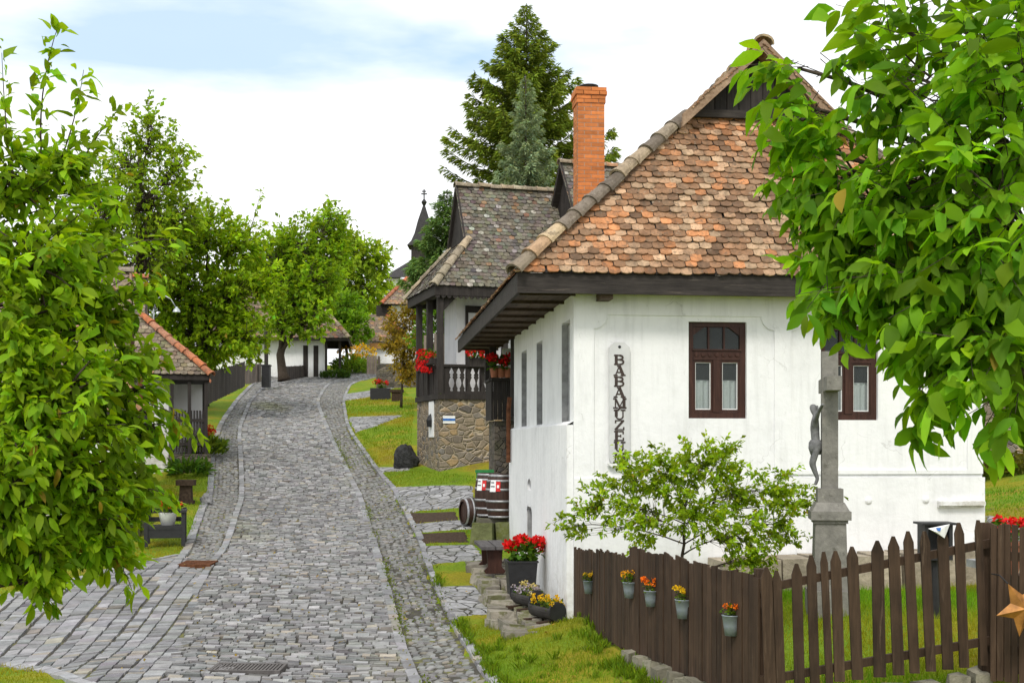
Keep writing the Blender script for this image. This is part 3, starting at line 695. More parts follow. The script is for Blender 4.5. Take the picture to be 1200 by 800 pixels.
# windows
def window(q, k):
    a, b, c, d = q; w = MB(); Y0, Y1 = .06, .14
    w.b2((a, Y0, c), (a + .085, Y1, d)); w.b2((b - .085, Y0, c), (b, Y1, d)); w.b2((a + .085, Y0, c), (b - .085, Y1, c + .09)); w.b2((a + .085, Y0, d - .07), (b - .085, Y1, d))
    hm = c + (d - c) * .66; w.b2((a + .085, Y0 - .01, hm - .075), (b - .085, Y1, hm + .06))
    w.b2((a + .07, Y0 - .03, hm + .062), (b - .07, Y1, hm + .085))
    n = 7
    for i in range(n):   # carved scallops on the transom
        x = a + .13 + (b - a - .26) * i / (n - 1); w.lathe([(.035, 0), (.03, .012), (.001, .014)], 8, (x, Y0 - .0101, hm + .0), axis=(0, -1, 0))
    fr = w.build('window_frame', WINWOOD, house)
    mid = (a + b) / 2; s = MB(); s.b2((mid - .055, Y0 - .012, c + .092), (mid + .055, Y1, hm - .077)); 
    for x0, x1 in ((a + .087, mid - .057), (mid + .057, b - .087)):
        s.b2((x0, Y0 + .005, c + .092), (x0 + .03, Y1 - .02, hm - .077)); s.b2((x1 - .03, Y0 + .005, c + .092), (x1, Y1 - .02, hm - .077)); s.b2((x0 + .03, Y0 + .005, c + .092), (x1 - .03, Y1 - .02, c + .13)); s.b2((x0 + .03, Y0 + .005, hm - .11), (x1 - .03, Y1 - .02, hm - .077))
    for t in (1 / 3, 2 / 3):
        x = a + (b - a) * (.1 + .8 * t); s.b2((x - .014, Y0 + .01, hm + .087), (x + .014, Y1 - .02, d - .072))
    for sx in (1, -1):   # angled corners of the fanlight
        x = a + .085 if sx > 0 else b - .085; s.prism([(x, Y0 + .012, d - .072), (x + sx * .17, Y0 + .012, d - .072), (x, Y0 + .012, d - .2)], (0, .04, 0))
    s.build('sash', WINWOOD, fr)
    g = MB()
    for x0, x1 in ((a + .117, mid - .087), (mid + .087, b - .117)):
        g.face([(x0, .1, c + .13), (x1, .1, c + .13), (x1, .1, hm - .11), (x0, .1, hm - .11)])
    g.face([(a + .085, .102, hm + .087), (b - .085, .102, hm + .087), (b - .085, .102, d - .072), (a + .085, .102, d - .072)])
    g.build('pane', GLASS, fr)
    p = MB()   # white putty lines
    for x0, x1 in ((a + .117, mid - .087), (mid + .087, b - .117)):
        for (u0, u1, v0, v1) in ((x0, x0 + .012, c + .13, hm - .11), (x1 - .012, x1, c + .13, hm - .11), (x0 + .012, x1 - .012, c + .13, c + .145), (x0 + .012, x1 - .012, hm - .12, hm - .11)): p.b2((u0, .082, v0), (u1, .098, v1))
    p.build('putty', ENAMEL, fr)
    cu = MB()
    for x0, x1 in ((a + .09, mid - .06), (mid + .06, b - .09)):
        xs = np.linspace(x0, x1, 33); top = c + (hm - c) * .6; ys = .185 + .012 * np.sin((xs - x0) * 70) + .006 * np.sin((xs - x0) * 31)
        v = np.array([(x, y_, h) for h in (c + .05, top) for x, y_ in zip(xs, ys)]); cu.add(v, grid_faces(2, 33))
        cu.tube([(x0, .18, top), (x1, .18, top)], .006, 5)
    cu.build('curtain', CURTAIN, fr, smooth=True)
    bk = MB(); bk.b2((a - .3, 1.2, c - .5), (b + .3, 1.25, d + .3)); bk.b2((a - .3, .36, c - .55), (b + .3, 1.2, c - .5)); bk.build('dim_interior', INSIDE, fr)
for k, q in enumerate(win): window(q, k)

EV = 5.10
capc = ((.36, .28, .19), (.42, .32, .2), (.27, .22, .16), (.46, .30, .18), (.17, .14, .11))
hg, bgp, ac = hip_roof(house, -.90, XR + .9, -.5, 11.0, EV, EV + (XR + 1.8) / 2 - .28, 1.72, 1.13, 'y', col_main, fas=.30, rake=.38, w=.175, ex=.118, capcols=capc, sag=.02)
m = MB()
for (x0, x1) in ((-.88, 0), (XR, XR + .88)):
    n = 4
    for i in range(n):
        u0 = x0 + (x1 - x0) * i / n; j = random.uniform(.6, 1.25); m.b2((u0 + .004, -.42, 4.845 + .002 * (i % 2)), (u0 + (x1 - x0) / n - .004, 10.9, 4.87 + .002 * (i % 2)), (j, j, j))
m.b2((0.004, -.42, 4.847), (XR - .004, -.03, 4.872))
for yb in np.arange(-.2, 11, 1.05): m.b2((-.88, yb, 4.80), (-.002, yb + .03, 4.843), (.55, .5, .45))
m.build('soffit', SOFFIT, house)
for x in (.42, 5.9): m = MB(); m.b2((x - .09, -.38, 4.74), (x + .09, -.03, 4.838), (1, 1, 1)); m.build('beam_end', SOFFIT, house)
m = MB(); m.b2((ac - 1.13, bgp - .13, hg - .02), (ac + 1.13, bgp - .06, hg + .10)); m.build('gable_sill', DARKX, house)
# chimney of real bricks
ch = MB(); mo = MB(); cx, cy, cw = 1.29, 5.89, .53; h = 6.4; k = 0
def brick_course(h, cw, k):
    n = 2; bl_ = cw / n
    for sx in range(2):
        off = (k % 2) * bl_ / 2
        for side in range(4):
            edges = sorted({-cw / 2, cw / 2, *[e for e in (-cw / 2 + off + i * bl_ for i in range(3)) if -cw / 2 < e < cw / 2]})
            if sx: continue
            for e0, e1 in zip(edges[:-1], edges[1:]):
                col = np.array((.54, .185, .055)) * random.choice([random.uniform(.7, .95), random.uniform(.9, 1.15)])
                a, b = e0 + .006, e1 - .006; t = .06
                if side == 0: ch.b2((cx + a, cy - cw / 2, h), (cx + b, cy - cw / 2 + t, h + .065), col)
                if side == 1: ch.b2((cx + a, cy + cw / 2 - t, h), (cx + b, cy + cw / 2, h + .065), col)
                if side == 2: ch.b2((cx - cw / 2 + .001, cy + max(a, -cw / 2 + t + .004), h + .001), (cx - cw / 2 + t, cy + min(b, cw / 2 - t - .004), h + .064), col)
                if side == 3: ch.b2((cx + cw / 2 - t, cy + max(a, -cw / 2 + t + .004), h + .001), (cx + cw / 2 - .001, cy + min(b, cw / 2 - t - .004), h + .064), col)
while h < 9.20: brick_course(h, cw, k); h += .076; k += 1
for w2 in (.57, .57, .62, .60): brick_course(h, w2, k); h += .076; k += 1
mo.b2((cx - cw / 2 + .006, cy - cw / 2 + .006, 6.3), (cx + cw / 2 - .006, cy + cw / 2 - .006, h - .006))
chm = ch.build('chimney', BRICK, house); mo.build('mortar', MORTAR, chm)
m = MB()
for sx in (-1, 1):
    for sy in (-1, 1): m.tube([(cx + sx * .1, cy + sy * .1, h - .02), (cx + sx * .1, cy + sy * .1, h + .07)], .008, 5)
m.lathe([(.001, .02), (.19, 0), (.19, .015), (.001, .04)], 14, (cx, cy, h + .07)); m.build('chimney_lid', IRON, chm)
# veranda beyond the wall
m = MB(); m.b2((-.18, 9.4, -.2), (3, 10.7, 3.18)); m.build('veranda_base', DARKRUBBLE, house)
m = MB(); vp = MB()
for i in range(4): vp.b2((-.22 + i * .1, 9.28, 3.20), (-.22 + i * .1 + .092, 9.32, 4.06))
for i in range(12): vp.b2((-.26, 9.34 + i * .11, 3.20), (-.22, 9.34 + i * .11 + .1, 4.06))
vp.b2((-.27, 9.22, 4.065), (.2, 9.44, 4.12)); vp.b2((-.29, 9.45, 4.065), (-.15, 10.66, 4.12)); vp.build('parapet', DARK, house)
for y_ in (9.5, 10.6):
    m = MB(); m.b2((-.28, y_ - .07, 4.125), (-.14, y_ + .07, 4.84)); m.build('post', DARK, house)
m = MB(); m.b2((-.06, 7.325, 3.2), (.06, 7.42, 4.84)); m.build('post', DARK, house)
m = MB(); m.tube([(-.16, 6.9, 2.3), (-.16, 6.9, 3.35), (-.13, 6.95, 3.6)], .045, 8); m.build('downpipe', RUST, house)
m = MB(); m.b2((.1, 10.2, 3.18), (XR, 10.4, 4.84)); m.build('rear_wall', PLASTER, house)

def house_pt(x, y, h): return np.array((.894 + x * CA - y * SA, 18 + x * SA + y * CA, H0 + h))

# sign
sx0, sx1 = fx(713), fx(737); sh0, sh1 = fh(545, .6), fh(401, .6)
sign = thing('museum_sign', 'tall narrow white board with black vertical lettering on the house wall', 'sign', house_pt((sx0 + sx1) / 2, -.03, sh0), A)
m = MB(); sw = (sx1 - sx0); shh = sh1 - sh0; r = .08
m.prism([(-sw / 2, 0, .1), (-sw / 2 + .03, 0, .04), (sw / 2 - .03, 0, .04), (sw / 2, 0, .1), (sw / 2, 0, shh - r), (sw / 2 - r, 0, shh), (-sw / 2 + r, 0, shh), (-sw / 2, 0, shh - r)], (0, -.035, 0)); bd = m.build('board', m_plain('aged_white_board', (.57, .57, .57), .7, .2, 0, .1, 5), sign)
m = MB(); m.prism([(-sw / 2 - .03, 0, .03), (-sw / 2 + .03, 0, -.02), (sw / 2 - .03, 0, -.02), (sw / 2 + .03, 0, .03)], (0, -.06, 0)); m.build('lower_trim', WHITE, sign)
for z in (.15, shh - .07): m = MB(); m.lathe([(.001, .012), (.02, .008), (.022, 0)], 10, (0, -.035, z), axis=(0, -1, 0)); m.build('bolt', IRON, sign)
# slab-serif capitals drawn as strokes
def stroke(pts, t): return [(pts[i], pts[i + 1], t) for i in range(len(pts) - 1)]
bowl = lambda cx, cy, rx, ry: [(cx + rx * math.cos(a), cy + ry * math.sin(a)) for a in np.linspace(-math.pi / 2, math.pi / 2, 7)]
TK, TN = .27, .13
GL = {
 'B': stroke([(.2, 0), (.2, 1)], TK) + stroke([(.02, .04), (.55, .04)], TN) + stroke([(.02, .96), (.52, .96)], TN) + stroke([(.2, .53), (.55, .53)], TN) + stroke(bowl(.55, .285, .3, .24), .16) + stroke(bowl(.52, .745, .26, .21), .16),
 'A': stroke([(.12, 0), (.48, 1)], .11) + stroke([(.48, 1), (.84, 0)], TK) + stroke([(.25, .33), (.74, .33)], TN) + stroke([(-.02, .04), (.3, .04)], TN) + stroke([(.62, .04), (1.02, .04)], TN) + stroke([(.3, .97), (.56, .97)], TN),
 'M': stroke([(.13, 0), (.13, 1)], .12) + stroke([(.9, 0), (.9, 1)], TK) + stroke([(.13, 1), (.5, .12)], .18) + stroke([(.5, .12), (.88, 1)], .1) + stroke([(-.06, .04), (.32, .04)], TN) + stroke([(.68, .04), (1.1, .04)], TN) + stroke([(-.06, .96), (.2, .96)], TN) + stroke([(.8, .96), (1.1, .96)], TN),
 'U': stroke([(.2, 1), (.2, .32)], TK) + stroke([(.2 + .3 - .3 * math.cos(a), .32 - .28 * math.sin(a)) for a in np.linspace(0, math.pi, 8)], .13) + stroke([(.8, .32), (.8, 1)], .11) + stroke([(.0, .96), (.42, .96)], TN) + stroke([(.62, .96), (1., .96)], TN),
 'Z': stroke([(.1, .96), (.88, .96)], .11) + stroke([(.84, .96), (.12, .04)], .2) + stroke([(.1, .04), (.9, .04)], .11) + stroke([(.14, .96), (.14, .72)], TN) + stroke([(.87, .04), (.87, .28)], TN),
 'E': stroke([(.22, 0), (.22, 1)], TK) + stroke([(.02, .04), (.86, .04)], TN) + stroke([(.02, .96), (.84, .96)], TN) + stroke([(.22, .5), (.62, .5)], TN) + stroke([(.82, .96), (.82, .7)], TN) + stroke([(.84, .04), (.84, .3)], TN) + stroke([(.6, .38), (.6, .64)], .09)}
GL['Ú'] = GL['U'] + stroke([(.40, 1.06), (.72, 1.30)], .17)
m = MB(); hz_ = shh - .19; lw, lh = .165, .142
for i, chh in enumerate('BABAMÚZEUM'):
    step = .158
    for j, (p, q, t) in enumerate(GL[chh]):
        f = lambda w_: np.array((-.5 * lw + w_[0] * lw, 0, hz_ - .07 - i * step + (w_[1] - .5) * lh + (-.006 if chh == 'Ú' else 0)))
        a, b = f(p), f(q); d = b - a; L = np.linalg.norm(d)
        if L < 1e-6: continue
        d /= L; n_ = np.array((-d[2], 0, d[0])); t2 = t * lw / 2; a = a - d * t2 * .35; b = b + d * t2 * .35; y0 = -.0352; y1 = -.038 - .0004 * j
        v = [a - n_ * t2, b - n_ * t2, b + n_ * t2, a + n_ * t2]; m.prism([w_ + (0, y0, 0) for w_ in v], (0, y1 - y0, 0))
m.build('lettering', LETTER, sign)
# wall shelf
sh = thing('wall_ledge', 'white plastered ledge on the house wall above the black box', 'ledge', house_pt(fx(1123), -.05, fh(594, 5.5)), A)
m = MB(); m.prism([(-.36, -.05, 0), (.36, -.05, 0), (.36, -.05, .10), (-.36, -.05, .10)], (0, .05, 0)); m.prism([(-.36, -.10, .03), (.36, -.10, .03), (.36, -.10, .09), (-.36, -.10, .09)], (0, .049, 0)); m.build('ledge', PLASTER, sh)

# ------------------------------------------------------------------ the balcony house
B = math.radians(16.7); CB, SB = math.cos(B), math.sin(B)
BX, BY, BZ = -2.08, 35.5, E - .80
ph = thing('balcony_house', 'timber balcony house on a rubble base with scalloped grey roof', 'house', (BX, BY, BZ), B)
def bpt(x, y, h): return np.array((BX + x * CB - y * SB, BY + x * SB + y * CB, BZ + h))
m = MB(); m.b2((0, 0, -.5), (3.6, 3.0, 2.08)); m.build('rubble_base', RUBBLE, ph)
m = MB(); m.b2((.75, 1.0, 2.14), (6, 2.5, 5.3)); m.build('wall', PLASTER, ph)
m = MB(); m.b2((-.06, -.06, 2.085), (3.6, .10, 2.24)); m.b2((-.06, .102, 2.085), (.10, 3.02, 2.24)); m.b2((.11, .11, 2.09), (3.55, 2.99, 2.13)); m.build('floor_beam', DARK, ph)
# balustrade boards with baluster-shaped gaps
prof = [(0, .02), (.02, .035), (.08, .02), (.14, .045), (.24, .062), (.34, .045), (.40, .022), (.44, .04), (.47, .022), (.53, .05), (.60, .03), (.64, .02), (.66, .01)]
m = MB(); zb = 2.32
def baluster_board(x0, x1, g0, g1):
    left = [(x0 + (w * 1.4 if g0 else 0), zb + h) for h, w in prof]; right = [(x1 - (w * 1.4 if g1 else 0), zb + h) for h, w in prof]
    for i in range(len(prof) - 1):
        a, b, c, d = left[i], right[i], right[i + 1], left[i + 1]
        m.prism([(p[0], .0, p[1]) for p in (a, b, c, d)], (0, .035, 0))
xs = [.06, .36, .57, .78, .99, 1.20, 1.41, 1.62, 1.83, 2.04, 2.25, 2.46]
for i in range(len(xs) - 1): baluster_board(xs[i], xs[i + 1], i > 0, True)
m.b2((.06, -.01, 2.243), (2.5, .045, zb - .001)); m.b2((.06, -.01, zb + .662), (2.5, .045, 3.02)); m.b2((.06, -.05, 3.022), (3.4, .09, 3.09)); m.build('balustrade', DARK, ph)
m = MB()
for y0 in (.1, 1.4):
    for i in range(3): m.b2((-.01, y0 + i * .42, 2.245), (.03, y0 + i * .42 + .405, 3.02))
    m.b2((-.025, y0 + .62, 2.245), (-.012, y0 + .68, 3.02))
m.b2((-.05, .1, 3.022), (.09, 2.8, 3.09)); m.build('side_parapet', DARK, ph)
for (x, y) in ((.02, .02), (.02, 1.35), (.02, 2.78), (1.95, .02)):
    m = MB(); m.b2((x - .085, y - .085, 2.25), (x + .085, y + .085, 5.06)); 
    m.prism([(x + .085, y - .03, 4.6), (x + .5, y - .03, 5.05), (x + .085, y - .03, 5.05)], (0, .06, 0)) if y < .1 else None
    m.build('post', DARK, ph)
m = MB(); m.b2((-.08, -.08, 5.062), (6, .1, 5.2)); m.b2((-.08, .1, 5.062), (.1, 3.0, 5.2)); m.build('top_beam', DARK, ph)
m = MB(); m.b2((1.02, .94, 2.14), (1.1, .998, 4.9)); m.b2((1.45, .94, 2.14), (1.53, .998, 4.9)); m.b2((1.1, .94, 4.7), (1.45, .998, 4.9)); m.build('door_frame', DARK, ph)
hip_roof(ph, -.2, 3.6, -.2, 4.2, 5.33, 8.58, 1.25, 1.02, 'x', col_grey, fas=.28, rake=.15, w=.17, ex=.13, capcols=((.36, .31, .22), (.42, .33, .22), (.30, .25, .18)), lace=False, rake_mat=DARK)
m = MB()
for k in range(22): m.prism([(-.17 + k * .17, -.165, 5.05), (-.17 + k * .17 + .16, -.165, 5.05), (-.17 + k * .17 + .13, -.165, 4.99), (-.17 + k * .17 + .08, -.165, 4.965), (-.17 + k * .17 + .03, -.165, 4.99)], (0, .03, 0))
m.build('scalloped_trim', DARK, ph)
pl = thing('trail_plaque', 'small white and blue plaque on the rubble balcony base', 'plaque', bpt(.12, -.003, 1.5), B)
m = MB(); m.b2((-.02, -.015, -.11), (.34, -.001, .11)); m.build('board', ENAMEL, pl); m = MB(); m.b2((-.02, -.02, -.035), (.34, -.0155, .035)); m.build('stripe', BLUE, pl)
wp = thing('wall_panel', 'white plaster panel on the street face of the rubble base', 'panel', bpt(-.003, .95, 1.0), B)
m = MB(); m.b2((-.03, -.3, 0), (-.001, .3, 1.05)); m.build('board', WHITE, wp); m = MB(); m.lathe([(.12, 0), (.14, .2), (.07, .34), (.001, .4)], 10, (-.03, 0, .3)); m.build('niche', IRON, wp)
# the taller house behind
gh = thing('gabled_house', 'tall house with a dark open gable behind the chimney', 'house', bpt(3.95, -1.9, 0), B)
hip_roof(gh, 0, 5.0, -.6, 7, 5.6, 9.22, .75, 1.75, 'x', col_grey, fas=.25, rake=.25, w=.18, ex=.14, rake_mat=DARKX)
m = MB(); m.b2((.1, .3, 0.2), (6.5, 4.7, 5.55)); m.build('wall', PLASTER, gh)

# ------------------------------------------------------------------ simple houses up the street
def simple_house(name, label, loc, rz, w, d, hw, hr, axis, colf, run=1.0, ga=.6, over=.5, porch=None, capcols=None, rake_mat=None, ex=.16, tw=.2):
    t = thing(name, label, 'house', loc, rz)
    m = MB(); m.b2((0, 0, -1.2), (w, d, hw)); m.build('wall', PLASTER, t)
    return t
# left cottage with the dark porch
L1 = on(243, 37.0); LA = math.radians(15)
c1 = thing('porch_cottage', 'small cottage with orange hip tiles and a dark slatted porch', 'cottage', (L1[0], L1[1], E - .35), LA)
m = MB(); m.b2((-6.5, .35, -1.2), (-1.12, 4.4, 2.40)); m.b2((-1.119, 2.6, -1.2), (-.1, 4.4, 2.40)); m.build('wall', PLASTER, c1)
c1r = bpy.data.objects.new('upper_building', None)
bpy.data.objects.remove(c1r)
# roof: front eave along x, hip at the street end (mirrored by a frame turned half round)
def roof_mirror(root, x_end, x_far, y0, y1, h0, hr, run, ga, colf, capcols, rake_mat=DARK, ex=.15, w=.19, fas=.17):
    e = bpy.data.objects.new('roof_frame', None); COL.objects.link(e); e.parent = root; e.location = (x_end, y1, 0); e.rotation_euler = (0, 0, math.pi)
    hip_roof(e, 0, y1 - y0, 0, x_end - x_far, h0, hr, run, ga, 'x', colf, fas=fas, rake=.15, w=w, ex=ex, capcols=capcols, rake_mat=rake_mat)
    M = Matrix.Translation((x_end, y1, 0)) @ Matrix.Rotation(math.pi, 4, 'Z')
    for ch_ in list(e.children):
        ch_.parent = root; ch_.data.transform(M)
        for g in ch_.children: g.data.transform(M)
    bpy.data.objects.remove(e)
col_beige = pal([3, 3, 2, .5], [(.24, .19, .13), (.30, .245, .175), (.19, .155, .115), (.34, .21, .13)])
orange = ((.50, .17, .07), (.46, .18, .09), (.42, .2, .12))
roof_mirror(c1, .08, -6.6, -.15, 4.9, 2.42, 5.55, 2.0, 1.05, col_beige, orange)
for x, y_ in ((-1.02, 0), (-.52, 0), (-.04, 0), (-.04, 1.9), (-.04, 3.95)): m = MB(); m.b2((x - .05, y_ - .05, 0.06), (x + .05, y_ + .05, 2.248)); m.build('post', DARK, c1)
m = MB()
for i in range(12): m.b2((-1.0 + i * .085, -.02, .1), (-1.0 + i * .085 + .05, .02, 1.35))
for i in range(34): m.b2((-.06, .1 + i * .11, .1), (-.02, .1 + i * .11 + .06, 1.35))
m.b2((-1.0, -.045, 1.0), (0, -.022, 1.1)); m.b2((-1.0, -.045, .3), (0, -.022, .4)); m.build('slatted_rail', DARK, c1)
m = MB(); m.b2((-1.1, -.15, -.8), (.1, 4.2, .05)); m.build('porch_base', DARKRUBBLE, c1)
m = MB(); m.b2((-1.1, -.12, 2.25), (.05, 4.3, 2.3)); m.build('porch_beam', DARK, c1)
# nearer left house, mostly behind the foreground tree
L0 = np.array(((150 - 600) * 29.5 / F, 29.5)); 
c0 = thing('tree_hidden_cottage', 'white cottage mostly hidden behind the foreground tree', 'cottage', (L0[0], L0[1], E - 1.75), math.radians(15))
m = MB(); m.b2((-6.5, 0, -1), (-.1, 4.6, 2.55)); m.build('wall', PLASTER, c0)
roof_mirror(c0, .35, -7, -.5, 5.1, 2.55, 6.15, .5, 2.3, col_beige, None, rake_mat=RAKE)
m = MB(); m.tube([(.28, .1, .1), (.28, .1, 3.6)], .06, 8); m.build('downpipe', RUST, c0)
# long white house at the bend
L2 = P(245, 446, 72)
c2 = thing('bend_house', 'long low white house at the bend behind leaning tree', 'house', (L2[0], 72, L2[2] - .2), math.radians(6))
m = MB(); m.b2((0, 0, -1), (6.6, 5, 2.75)); m.build('wall', PLASTER, c2)
roof_mirror(c2, 8.1, -.6, -.7, 5.6, 2.7, 5.6, 1.9, .6, col_far, None, ex=.2, w=.25)
for x in (6.75, 7.55): m = MB(); m.b2((x - .07, -.3, 0), (x + .07, -.16, 2.6)); m.build('post', DARK, c2)
for x in (5.55, 6.15):
    m = MB(); m.b2((x - .14, -.03, .4), (x + .14, .001, 2.3)); m.build('door', DARK, c2)
m = MB(); m.b2((-.002, -.03, 1.1), (.5, .0, 2.0)); m.build('window', WINWOOD, c2)
# far house with red roof edge
L3 = P(421, 432, 82)
c3 = thing('upper_far_house', 'far white house with red edged roof above orange shrub', 'house', (L3[0], 82, L3[2] - .3), math.radians(10))
m = MB(); m.b2((0, 0, -1), (4.5, 5, 2.2)); m.build('lower_wall', PLASTER, c3)
m = MB(); m.b2((1.8, 1.2, 2.0), (6, 6, 5.0)); m.build('upper_wall', PLASTER, c3)
hip = ((.5, .15, .07), (.44, .17, .09))
m = MB(); tiles(m, (-.4, -.4, 2.1), (1, 0, 0), (0, 1.6, 1.9), [0, 2.5], [0, .9], [3.6, 2.4], .26, .2, col_far); tiles(m, (-.4, 5, 2.1), (0, -1, 0), (1.6, 0, 1.9), [0, 2.5], [0, 1], [5.4, 3.8], .26, .2, col_far); m.build('lower_roof', TILE, c3); m = MB(); tiles(m, (1.5, .6, 4.7), (1, 0, 0), (0, 1.9, 2.0), [0, 2.75], [0, 1.9], [4.8, 3.0], .26, .2, col_far)
tiles(m, (1.5, 6.4, 4.7), (0, -1, 0), (1.9, 0, 2.0), [0, 2.75], [0, 1.9], [5.8, 3.9], .26, .2, col_far)
rf = m.build('roof', TILE, c3)
m = MB(); m.face([(1.5, .6, 4.66), (6.3, .6, 4.66), (6.3, 6.4, 4.66), (1.5, 6.4, 4.66)]); m.face([(1.5, .6, 4.69), (6.3, .6, 4.69), (4.4, 2.5, 6.69), (3.4, 2.5, 6.69)]); m.face([(-.4, -.4, 2.09), (3.2, -.4, 2.09), (2, 1.2, 3.99), (.5, 1.2, 3.99)])
m.face([(1.5, 6.4, 4.69), (1.5, .6, 4.69), (3.4, 2.5, 6.69), (3.4, 4.5, 6.69)]); m.face([(1.5, 6.4, 4.69), (6.3, 6.4, 4.69), (4.4, 4.5, 6.69), (3.4, 4.5, 6.69)]); m.face([(6.3, .6, 4.69), (6.3, 6.4, 4.69), (4.4, 4.5, 6.69), (4.4, 2.5, 6.69)]); m.build('roof_deck', DARK, rf)
m = MB(); caps(m, (1.5, .6, 4.72), (3.4, 2.5, 6.72), .16, .4, hip); m.build('ridge_tiles', TILE, c3); m = MB(); caps(m, (3.2, -.4, 2.12), (1.9, 1.2, 4.0), .16, .4, hip); m.build('hip_tiles', TILE, c3)
m = MB(); m.b2((1.2, 1.1, 3.6), (2.2, 1.19, 4.65)); m.build('opening', DARK, c3)
sg = thing('shop_sign', 'brown wooden name board on the far white house', 'sign', (L3[0] + .75, 81.9, L3[2] + 1.35), math.radians(10))
m = MB(); m.prism([(-.05, 0, 0), (1.15, 0, 0), (1.1, 0, .2), (1.18, 0, .34), (.55, 0, .38), (-.08, 0, .34), (0, 0, .2)], (0, -.06, 0)); m.build('board', m_wood('sign_wood', (.35, .16, .05), (.5, .26, .1), 'x'), sg)
# church
ct = P(497, 300, 118); 
church = thing('church_tower', 'black shingled church spire with a double cross on top', 'church', (ct[0], 118, ct[2]), 0)
def ppm(Y): return F / Y
k = 118 / F
m = MB(); m.b2((-14 * k, -14 * k, -150 * k), (14 * k, 14 * k, 12 * k)); m.build('tower', DARK, church)
def sq(r, z): return [(-r, -r, z), (r, -r, z), (r, r, z), (-r, r, z)]
prof = [(18.5, 10), (14, 16), (10.5, 25), (7, 40), (1.0, 60)]; m = MB(); v = []
for r, z in prof: v += sq(r * k, z * k)
n = len(prof); m.add(v, [(i * 4 + j, i * 4 + (j + 1) % 4, (i + 1) * 4 + (j + 1) % 4, (i + 1) * 4 + j) for i in range(n - 1) for j in range(4)] + [(3, 2, 1, 0)]);
SH = NT('dark_shingle'); sn = SH.n('ShaderNodeTexBrick'); sn.inputs['Scale'].default_value = 1; SH.l(SH.mapping((3, 3, 3)), sn.inputs[0])
SH.base(SH.ramp(SH.noise(6, 5, .6, SH.mapping((1, 1, 5))), [(.3, (.018, .017, .018)), (.7, (.06, .055, .055))]), .7, .3); SH.bump(SH.noise(5, 3, .5, SH.mapping((1, 1, 6))), .8, .1)
m.build('spire', SH.m, church)
m = MB(); m.lathe([(.001, 58 * k), (.12, 59 * k), (.28, 63 * k), (.12, 66 * k), (.001, 67 * k)], 10); m.build('orb', IRON, church)
m = MB(); m.b2((-.06, -.06, 66 * k), (.06, .06, 78 * k)); m.b2((-.28, -.055, 72 * k), (.28, .055, 73.4 * k)); m.b2((-.2, -.055, 75 * k), (.2, .055, 76.3 * k)); m.build('cross', IRON, church)
m = MB(); nx0, nx1 = -46 * k, -8 * k
m.prism([(nx0, -2, -28 * k), (nx1 + 3, -2, -28 * k), (nx1 + 1, 1.5, -2 * k), (nx0 + 2.4, 1.5, -2 * k)], (0, .2, 0)); m.face([(nx0, -2, -28 * k), (nx0, 8, -28 * k), (nx0 + 2.4, 1.7, -2 * k)]); m.build('nave_roof', SH.m, church)
m = MB(); m.b2((nx0 + .3, -1.5, -140 * k), (nx1 + 2.6, 6, -29 * k)); m.build('nave_wall', PLASTER, church)

# ------------------------------------------------------------------ leaves and trees
def leaf_geo(mb, p, d, n, L, Wd, col, big=False, curl=.25):
    p = np.asarray(p); k = len(p); d = nrm(d); s = nrm(np.cross(d, n)); n = np.cross(s, d); L = np.broadcast_to(L, (k,))[:, None]; Wd = np.broadcast_to(Wd, (k,))[:, None]
    c = np.asarray(col)
    if not big:
        v = np.stack([p, p + d * L * .5 + s * Wd * .5 + n * Wd * .15, p + d * L - n * L * curl * .5, p + d * L * .5 - s * Wd * .5 + n * Wd * .15], 1)
        f = np.array([(0, 1, 2), (0, 2, 3)]); mb.add(v.reshape(-1, 3), (f[None] + (np.arange(k) * 4)[:, None, None]).reshape(-1, 3), np.repeat(c, 4, 0)); return
    wv = rng.normal(0, .10, (k, 1)) * L
    def q(t, w, fold): return p + d * L * t + s * Wd * w + n * (abs(w) * Wd * fold - L * curl * t * t) + n * wv * math.sin(t * 5 + w * 3)
    st = [(.16, .27), (.38, .45), (.62, .48), (.84, .30)]
    v = [q(0, 0, 0)]
    for t, w in st: v += [q(t, w, .35), q(t, 0, 0), q(t - .02, -w, .35)]
    v.append(q(1, 0, 0)); v = np.stack(v, 1); m_ = 14
    base = np.arange(k)[:, None, None] * m_; b0 = mb.n
    qd = []
    for a in range(3): o = 1 + a * 3; qd += [(o, o + 1, o + 4, o + 3), (o + 1, o + 2, o + 5, o + 4)]
    mb.add(v.reshape(-1, 3), (np.array(qd)[None] + base).reshape(-1, 4), np.repeat(c, m_, 0))
    mb.f.append((np.array([(0, 2, 1), (0, 3, 2), (10, 11, 13), (11, 12, 13)])[None] + base).reshape(-1, 3) + b0)
def unit(n): return nrm(rng.normal(0, 1, (n, 3)))
def leafcol(n, base, var=.18, yellow=0, tw=None):
    c = np.array(base)[None] * np.clip(rng.normal(1, var, (n, 1)), .5, 1.7); hue = rng.normal(0, .10, (n, 1)); c = c * np.hstack([1 + hue, np.ones((n, 1)), 1 - hue])
    if tw is not None: c = c * tw
    if yellow: 
        y_ = rng.random((n, 1)) < yellow; c = np.where(y_, np.array([[.34, .24, .03]]) * rng.uniform(.7, 1.2, (n, 1)), c)
    return np.clip(c, .004, .8)
def bez(a, b, c, n=7):
    t = np.linspace(0, 1, n)[:, None]; return a * (1 - t) ** 2 + 2 * b * t * (1 - t) + c * t * t
DENS = 1.0
